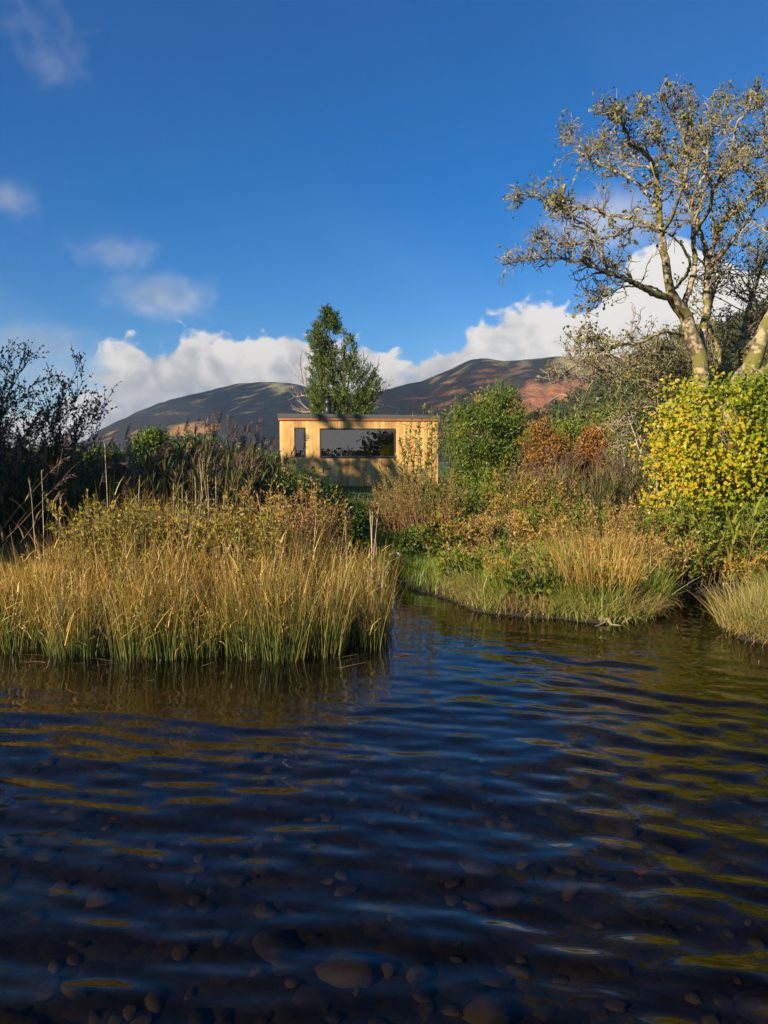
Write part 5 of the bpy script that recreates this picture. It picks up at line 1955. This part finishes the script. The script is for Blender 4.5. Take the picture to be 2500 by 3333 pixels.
# dark conifer against the bracken slope and round trees beside it
for px, py, lab in ((1742, 1347, 'dark round tree standing alone on the bracken slope'), (1700, 1362, 'paler tree beside the lone dark tree'), (1665, 1368, 'small tree left of the lone dark tree')):
    p = hit(px, py + 26, 'W') or hit(px, py + 26, 'R')
    Yd = 300.0
    h_ = 52 / FPX * Yd
    zb = P(px, py + 45, Yd)[2] - 3
    root = clump_tree('slope_tree', lab, 'tree', (P(px, py, Yd)[0], Yd, zb), h_, 0.3, (0, 0, h_ * .6 + 2), (2.6, 2.6, h_ * .5), 60, 24, 1.0, G_WOOD, B_DARK, clump_r=1.2, tint=(0.2 if px == 1742 else 0.6, 0.1), aspect=0.7, shell=0.2, group='trees on the slope')

# ------------------------------------------------------------------ grasses
# green verge beside the inlet and path
N = 12500
gx_ = rng.uniform(-0.9, 1.5, N)
gy_ = rng.uniform(8.2, 12.5, N)
sd = shore_sd(gx_, gy_)
ok = (sd > 0.0) & (gx_ > -0.9 + (11 - gy_) * 0.1) & (gx_ < 1.6 - (gy_ - 9) * 0.1) & ~((gx_ < -.1) & (gy_ < 9.3))
gx_, gy_ = gx_[ok], gy_[ok]
n = len(gx_)
gg = Geo()
ribbons(gg, np.stack([gx_, gy_, gz(gx_, gy_) - 0.01], 1), rng.uniform(0.07, 0.22, n) * (0.6 + 0.8 * vnoise(gx_ * 3, gy_ * 3, 3)), rng.uniform(0, 6.28, n), np.abs(rng.normal(0.1, 0.15, n)), np.abs(rng.normal(0.5, 0.5, n)), rng.uniform(0.004, 0.008, n), 4,
        np.clip(0.3 + 0.5 * vnoise(gx_ * 2, gy_ * 2, 8) + rng.normal(0, 0.2, n), 0, 1))
setp(gg.build('grass_verge', G_GRASS), 'sunlit green grass on the bank at the head of the inlet', 'grass', kind='stuff')
# mown path to the cabin
N = 14000
gx_ = rng.uniform(-2.8, 2.6, N)
gy_ = rng.uniform(11.5, 28.8, N)
ok = np.abs(gx_ + 0.75 - (28 - gy_) * 0.02) < 1.0 + (gy_ - 11) * 0.10
gx_, gy_ = gx_[ok], gy_[ok]
n = len(gx_)
gg = Geo()
ribbons(gg, np.stack([gx_, gy_, gz(gx_, gy_) - 0.01], 1), rng.uniform(0.05, 0.13, n), rng.uniform(0, 6.28, n), np.abs(rng.normal(0.1, 0.2, n)), np.abs(rng.normal(0.4, 0.4, n)), rng.uniform(0.006, 0.014, n), 3, rng.random(n))
setp(gg.build('lawn', G_LAWN), 'short green grass path leading up to the cabin', 'grass', kind='stuff')
# rough grass over the right bank, drooping over the water edge
N = 34000
gx_ = rng.uniform(0.3, 5.6, N)
gy_ = rng.uniform(5.3, 11.5, N)
sd = shore_sd(gx_, gy_)
mud = ((gx_ - 3.55) / 0.75) ** 2 + ((gy_ - 8.75) / 0.5) ** 2 < 1
ok = (sd > -0.02) & ~mud & ~((gx_ < 1.3) & (gy_ > 8.4)) & (rng.random(N) < 0.3 + 0.9 * vnoise(gx_ * 2.3, gy_ * 2.3, 33))
ok &= (sd < 1.1) | (rng.random(N) < 0.45)
gx_, gy_, sd = gx_[ok], gy_[ok], sd[ok]
n = len(gx_)
e = 0.05
grx = (shore_sd(gx_ + e, gy_) - shore_sd(gx_ - e, gy_))
gry = (shore_sd(gx_, gy_ + e) - shore_sd(gx_, gy_ - e))
toward = np.arctan2(-gry, -grx) + rng.normal(0, 0.6, n)
edge = sd < 0.35
azm = np.where(edge & (rng.random(n) < 0.75), toward, rng.uniform(0, 6.28, n))
hgt = rng.uniform(0.10, 0.40, n) * (0.55 + 0.9 * vnoise(gx_ * 2.1, gy_ * 2.1, 35)) * np.where(edge, 0.85, 1.25)
gg = Geo()
ribbons(gg, np.stack([gx_, gy_, gz(gx_, gy_) - 0.01], 1), hgt, azm, np.where(edge, np.abs(rng.normal(0.35, 0.25, n)), np.abs(rng.normal(0.1, 0.15, n))), np.where(edge, np.abs(rng.normal(1.3, 0.6, n)), np.abs(rng.normal(0.5, 0.5, n))),
        rng.uniform(0.0035, 0.0075, n), 5, np.clip(0.18 + 0.9 * vnoise(gx_ * 2.4, gy_ * 2.4, 36) + rng.normal(0, 0.26, n), 0, 1))
setp(gg.build('bank_grass', G_STRAW), 'straw-coloured rough grass drooping over the right bank edge', 'grass', kind='stuff')
# mats of dead grass hanging over the edge into the water
N = 90000
ex_, ey_ = rng.uniform(0.1, 4.6, N), rng.uniform(5.4, 10.2, N)
es = shore_sd(ex_, ey_)
ok = (es > -0.02) & (es < 0.22) & ~((ex_ < 1.0) & (ey_ > 8.3)) & ~(((ex_ - 3.6) / 0.6) ** 2 + ((ey_ - 8.6) / 0.45) ** 2 < 1)
ex_, ey_, es = ex_[ok], ey_[ok], es[ok]
ne = len(ex_)
egx = shore_sd(ex_ + 0.05, ey_) - shore_sd(ex_ - 0.05, ey_)
egy = shore_sd(ex_, ey_ + 0.05) - shore_sd(ex_, ey_ - 0.05)
ea = np.arctan2(-egy, -egx) + rng.normal(0, 0.75, ne)
gg = Geo()
ribbons(gg, np.stack([ex_, ey_, gz(ex_, ey_) + rng.uniform(0, 0.05, ne)], 1), rng.uniform(0.10, 0.30, ne), ea, np.abs(rng.normal(0.55, 0.35, ne)), np.abs(rng.normal(1.7, 0.6, ne)), rng.uniform(0.004, 0.009, ne), 5,
        np.clip(0.1 + 0.8 * vnoise(ex_ * 3.0, ey_ * 3.0, 38) + rng.normal(0, 0.25, ne), 0, 1))
setp(gg.build('overhanging_grass', G_STRAW), 'matted dead grass hanging from the right bank into the water', 'grass', kind='stuff')
N = 15000
i = rng.integers(0, n, N)
gg = Geo()
ribbons(gg, np.stack([gx_[i] + rng.normal(0, .04, N), gy_[i] + rng.normal(0, .04, N), gz(gx_[i], gy_[i])], 1), rng.uniform(0.14, 0.42, N), azm[i] + rng.normal(0, .8, N), np.abs(rng.normal(0.25, 0.2, N)), np.abs(rng.normal(0.8, 0.5, N)), rng.uniform(0.004, 0.009, N), 4,
        np.clip(rng.normal(0.55, 0.25, N), 0, 1))
setp(gg.build('green_grass', G_GRASS), 'green grass blades mixed through the right bank edge', 'grass', kind='stuff')


# rush tufts on the right
def tuft(name, label, x, y, n, h, splay, width, mat, tint, rad=0.15):
    z0 = gz1(x, y)
    a = rng.uniform(0, 6.28, n)
    rr = rad * np.sqrt(rng.random(n))
    b3 = np.stack([x + rr * np.cos(a), y + rr * np.sin(a), np.full(n, z0 - 0.02)], 1)
    g1 = Geo()
    root = empty(name, (x, y, z0), label, 'tuft', 'rush tufts on the right bank')
    ribbons(g1, b3, h * rng.uniform(0.5, 1.05, n), a + rng.normal(0, .5, n), np.abs(rng.normal(splay, splay * 0.6, n)), np.abs(rng.normal(0.35, 0.35, n)), rng.uniform(0.004, width, n), 6, np.clip(rng.normal(tint, 0.2, n), 0, 1))
    setp(g1.build('blades', mat, root), kind='stuff')


tuft('rush_tuft', 'splayed rush tuft at the tip of the right bank', 2.12, 7.5, 520, 0.72, 0.26, 0.008, G_RUSH, 0.55, 0.36)
tuft('rush_tuft', 'orange-brown rush tuft left of the splayed one', 1.78, 7.65, 360, 0.62, 0.30, 0.007, G_STRAW, 0.45, 0.25)
tuft('rush_tuft', 'yellow-green tuft overhanging the middle of the bank edge', 1.35, 7.75, 320, 0.48, 0.35, 0.007, G_GRASS, 0.75, 0.22)
tuft('rush_tuft', 'pale grass tuft at the left of the right bank', 0.98, 8.2, 300, 0.40, 0.4, 0.006, G_STRAW, 0.6, 0.22)
tuft('rush_tuft', 'green grass tuft on the verge by the inlet', 0.35, 9.6, 420, 0.30, 0.4, 0.007, G_GRASS, 0.5, 0.25)
tuft('rush_tuft', 'straw tuft at the right edge in the water', 3.22, 6.6, 700, 0.45, 0.45, 0.007, G_STRAW, 0.7, 0.3)
tuft('rush_tuft', 'dry tuft beyond the straw one at the right edge', 3.55, 6.7, 500, 0.5, 0.4, 0.007, G_STRAW, 0.6, 0.3)
tuft('rush_tuft', 'green blades leaning out over the muddy inlet', 2.62, 7.75, 260, 0.62, 0.45, 0.008, G_GRASS, 0.6, 0.2)
tuft('rush_tuft', 'tall russet tuft behind the splayed rush tuft', 2.3, 8.3, 420, 0.8, 0.22, 0.007, G_BROWN, 0.5, 0.3)
# driftwood and floating sticks
g1 = Geo()
dwp = [np.array(P(1950, 2012, 7.05)), np.array(P(1975, 2018, 7.0)), np.array(P(1995, 2034, 6.95)), np.array(P(2030, 2036, 6.93))]
tubes(g1, [(resample(dwp, 12) + rng.normal(0, 0.006, (12, 3)), np.linspace(0.022, 0.008, 12)), (resample([dwp[1], np.array(P(1960, 2030, 6.95)), np.array(P(1935, 2040, 6.9))], 12), np.linspace(0.014, 0.006, 12))], 6)
setp(g1.build('driftwood', B_TWIG, smooth=True), 'pale forked driftwood at the foot of the right bank', 'driftwood')
g1 = Geo()
tubes(g1, [(resample([P(1310, 1808, 9.9), P(1290, 1800, 9.95), P(1265, 1806, 10.0)], 8), np.linspace(0.02, 0.01, 8))], 5)
g1.build('driftwood', B_PALE, smooth=True)
setp(COL.objects['driftwood.001'] if 'driftwood.001' in COL.objects else bpy.data.objects[-1], 'small pale stick lying on the grass verge', 'driftwood')
STICK = plain_mat('red_stick', (0.09, 0.028, 0.015), 0.7)
for (pa, pb, lab) in (((1292, 2140), (1338, 2147), 'thin red stick floating near the tip of the rushes'), ((80, 2166), (150, 2160), 'red-brown stick floating at the left edge of the rushes')):
    Yd = CAM_Z * FPX / (pa[1] - 1500)
    g1 = Geo()
    a_ = np.array(P(pa[0], pa[1], Yd))
    c_ = np.array(P(pb[0], pb[1], Yd))
    a_[2] = c_[2] = 0.003
    tubes(g1, [(resample([a_, (a_ + c_) / 2 + np.array([0, .01, .004]), c_], 8), np.full(8, 0.0045))], 5)
    setp(g1.build('floating_stick', STICK, smooth=True), lab, 'stick')

gg = Geo()
N = 420
lx_ = rng.uniform(-3.6, 3.2, N)
ly_ = rng.uniform(4.9, 8.0, N)
ls = shore_sd(lx_, ly_)
ok = (ls < 0.02) & (rng.random(N) < np.exp(ls / 0.22))
lx_, ly_ = lx_[ok], ly_[ok]
N = len(lx_)
ribbons(gg, np.stack([lx_, ly_, np.full(N, 0.006)], 1), rng.uniform(0.05, 0.30, N), rng.uniform(0, 6.28, N), np.full(N, 1.55), rng.normal(0, 0.03, N), rng.uniform(0.004, 0.009, N), 3, rng.uniform(0, 0.9, N))
gg.h[-1] = np.full(len(gg.h[-1]), 0.9)
setp(gg.build('floating_litter', G_STRAW), 'dead rush stems floating along the water edge', 'litter', kind='stuff')

# ------------------------------------------------------------------ stones on the lake bed (parts of the ground)
STONE = bark_mat('lake_stone', (0.024, 0.018, 0.010), (0.11, 0.08, 0.04), (0.05, 0.043, 0.014), 5.0, 0.56, 0.8)
stone_meshes = []
for k in range(9):
    v, f = ICO2
    sd_ = k * 13.7
    r_ = 1 + 0.36 * np.array([vnoise(q[0] * 1.6 + sd_, q[1] * 1.6 + q[2] * 1.9 + sd_, 9) - 0.5 for q in v]) * 2
    vv = v * r_[:, None] * np.array([1.0, rng.uniform(0.6, 0.9), rng.uniform(0.28, 0.42)])
    me_ = make_mesh('stone', vv, [f], smooth=True)
    me_.materials.append(STONE)
    stone_meshes.append(me_)
placed = []
tries = 0
while len(placed) < 290 and tries < 6000:
    tries += 1
    Yd = rng.uniform(1.75, 4.6)
    x = rng.uniform(-0.56, 0.56) * Yd
    s = rng.uniform(0.02, 0.065) if rng.random() < 0.85 else rng.uniform(0.07, 0.15)
    if any((x - a) ** 2 + (Yd - b__) ** 2 < (0.75 * (s + c)) ** 2 for a, b__, c in placed):
        continue
    placed.append((x, Yd, s))
    o_ = bpy.data.objects.new('stone', stone_meshes[len(placed) % 9])
    COL.objects.link(o_)
    o_.parent = ground
    o_.location = (x, Yd, gz1(x, Yd) + s * 0.04)
    o_.rotation_euler = (rng.normal(0, .15), rng.normal(0, .15), rng.uniform(0, 6.28))
    o_.scale = (s, s, s)
# fallen leaf lying on the bed
SUNKEN = plain_mat('sunken_leaf', (0.50, 0.15, 0.05), 0.8)
g1 = Geo()
lx, ly = (2110 - 1250) / FPX * 2.75, 2.75
leaves(g1, np.array([[lx, ly, -0.03]]), np.array([[0.4, 0.9, 0.02]]), 0.075, 0.06, 0.5, 'round', 0.1, nrm=np.array([[0, 0, 1.0]]))
setp(g1.build('fallen_leaf', SUNKEN), 'orange fallen leaf just under the water at lower right', 'leaf')

# ------------------------------------------------------------------ beyond the picture: trees that shade the left, far shore of the lake
for k, (x, y, h_, w) in enumerate(((-11.3, 4.2, 8.2, 2.6), (-14.8, 6.6, 10.0, 2.8), (-18.6, 10.0, 12.6, 2.8), (-22.4, 9.8, 12.0, 2.8), (-8.9, 5.4, 5.6, 1.9), (-15.4, 10.6, 12.0, 2.3), (-9.6, 8.6, 5.6, 2.0))):
    z0 = gz1(x, y)
    clump_tree('bank_tree', ['nearest', 'second', 'third', 'fourth', 'smallest', 'farthest', 'low round'][k] + ' leafy tree on the left shore beyond the picture', 'tree', (x, y, z0), h_, 0.25, (0, 0, h_ * .52), (w, w, h_ * .5), 170, 40, 0.46, G_WOOD, B_DARK,
               clump_r=0.7, tint=(0.5, 0.2), aspect=0.7, shell=0.15, group='trees on the left shore')
gg = Geo()
for k in range(330):
    x = rng.uniform(-160, 200)
    y = -265 - rng.uniform(0, 30)
    r_ = rng.uniform(1.8, 3.6) * (2.5 if 50 < x < 64 else 1)
    crown_cards(gg, (x, y, r_ * 0.8), r_, r_, r_ * 1.1, 90, r_ * 0.34, np.clip(rng.normal(0.4, 0.2), 0, 1), 0.5)
setp(gg.build('far_shore_woodland', G_WOOD), 'dark trees along the far shore of the lake', 'woodland', kind='stuff')

# ------------------------------------------------------------------ the air of the valley
m, t, o = new_mat('valley_air')
pv = t.node('ShaderNodeVolumePrincipled')
pv.inputs['Color'].default_value = (0.80, 0.88, 1.0, 1)
pv.inputs['Density'].default_value = 0.00010
pv.inputs['Anisotropy'].default_value = 0.0
t.link(pv.outputs[0], o.inputs['Volume'])
g1 = Geo()
box(g1, -4500, 4500, -4500, 4500, -4, 330)
setp(g1.build('haze', m), 'thin blue haze in the valley air', 'haze', kind='stuff')
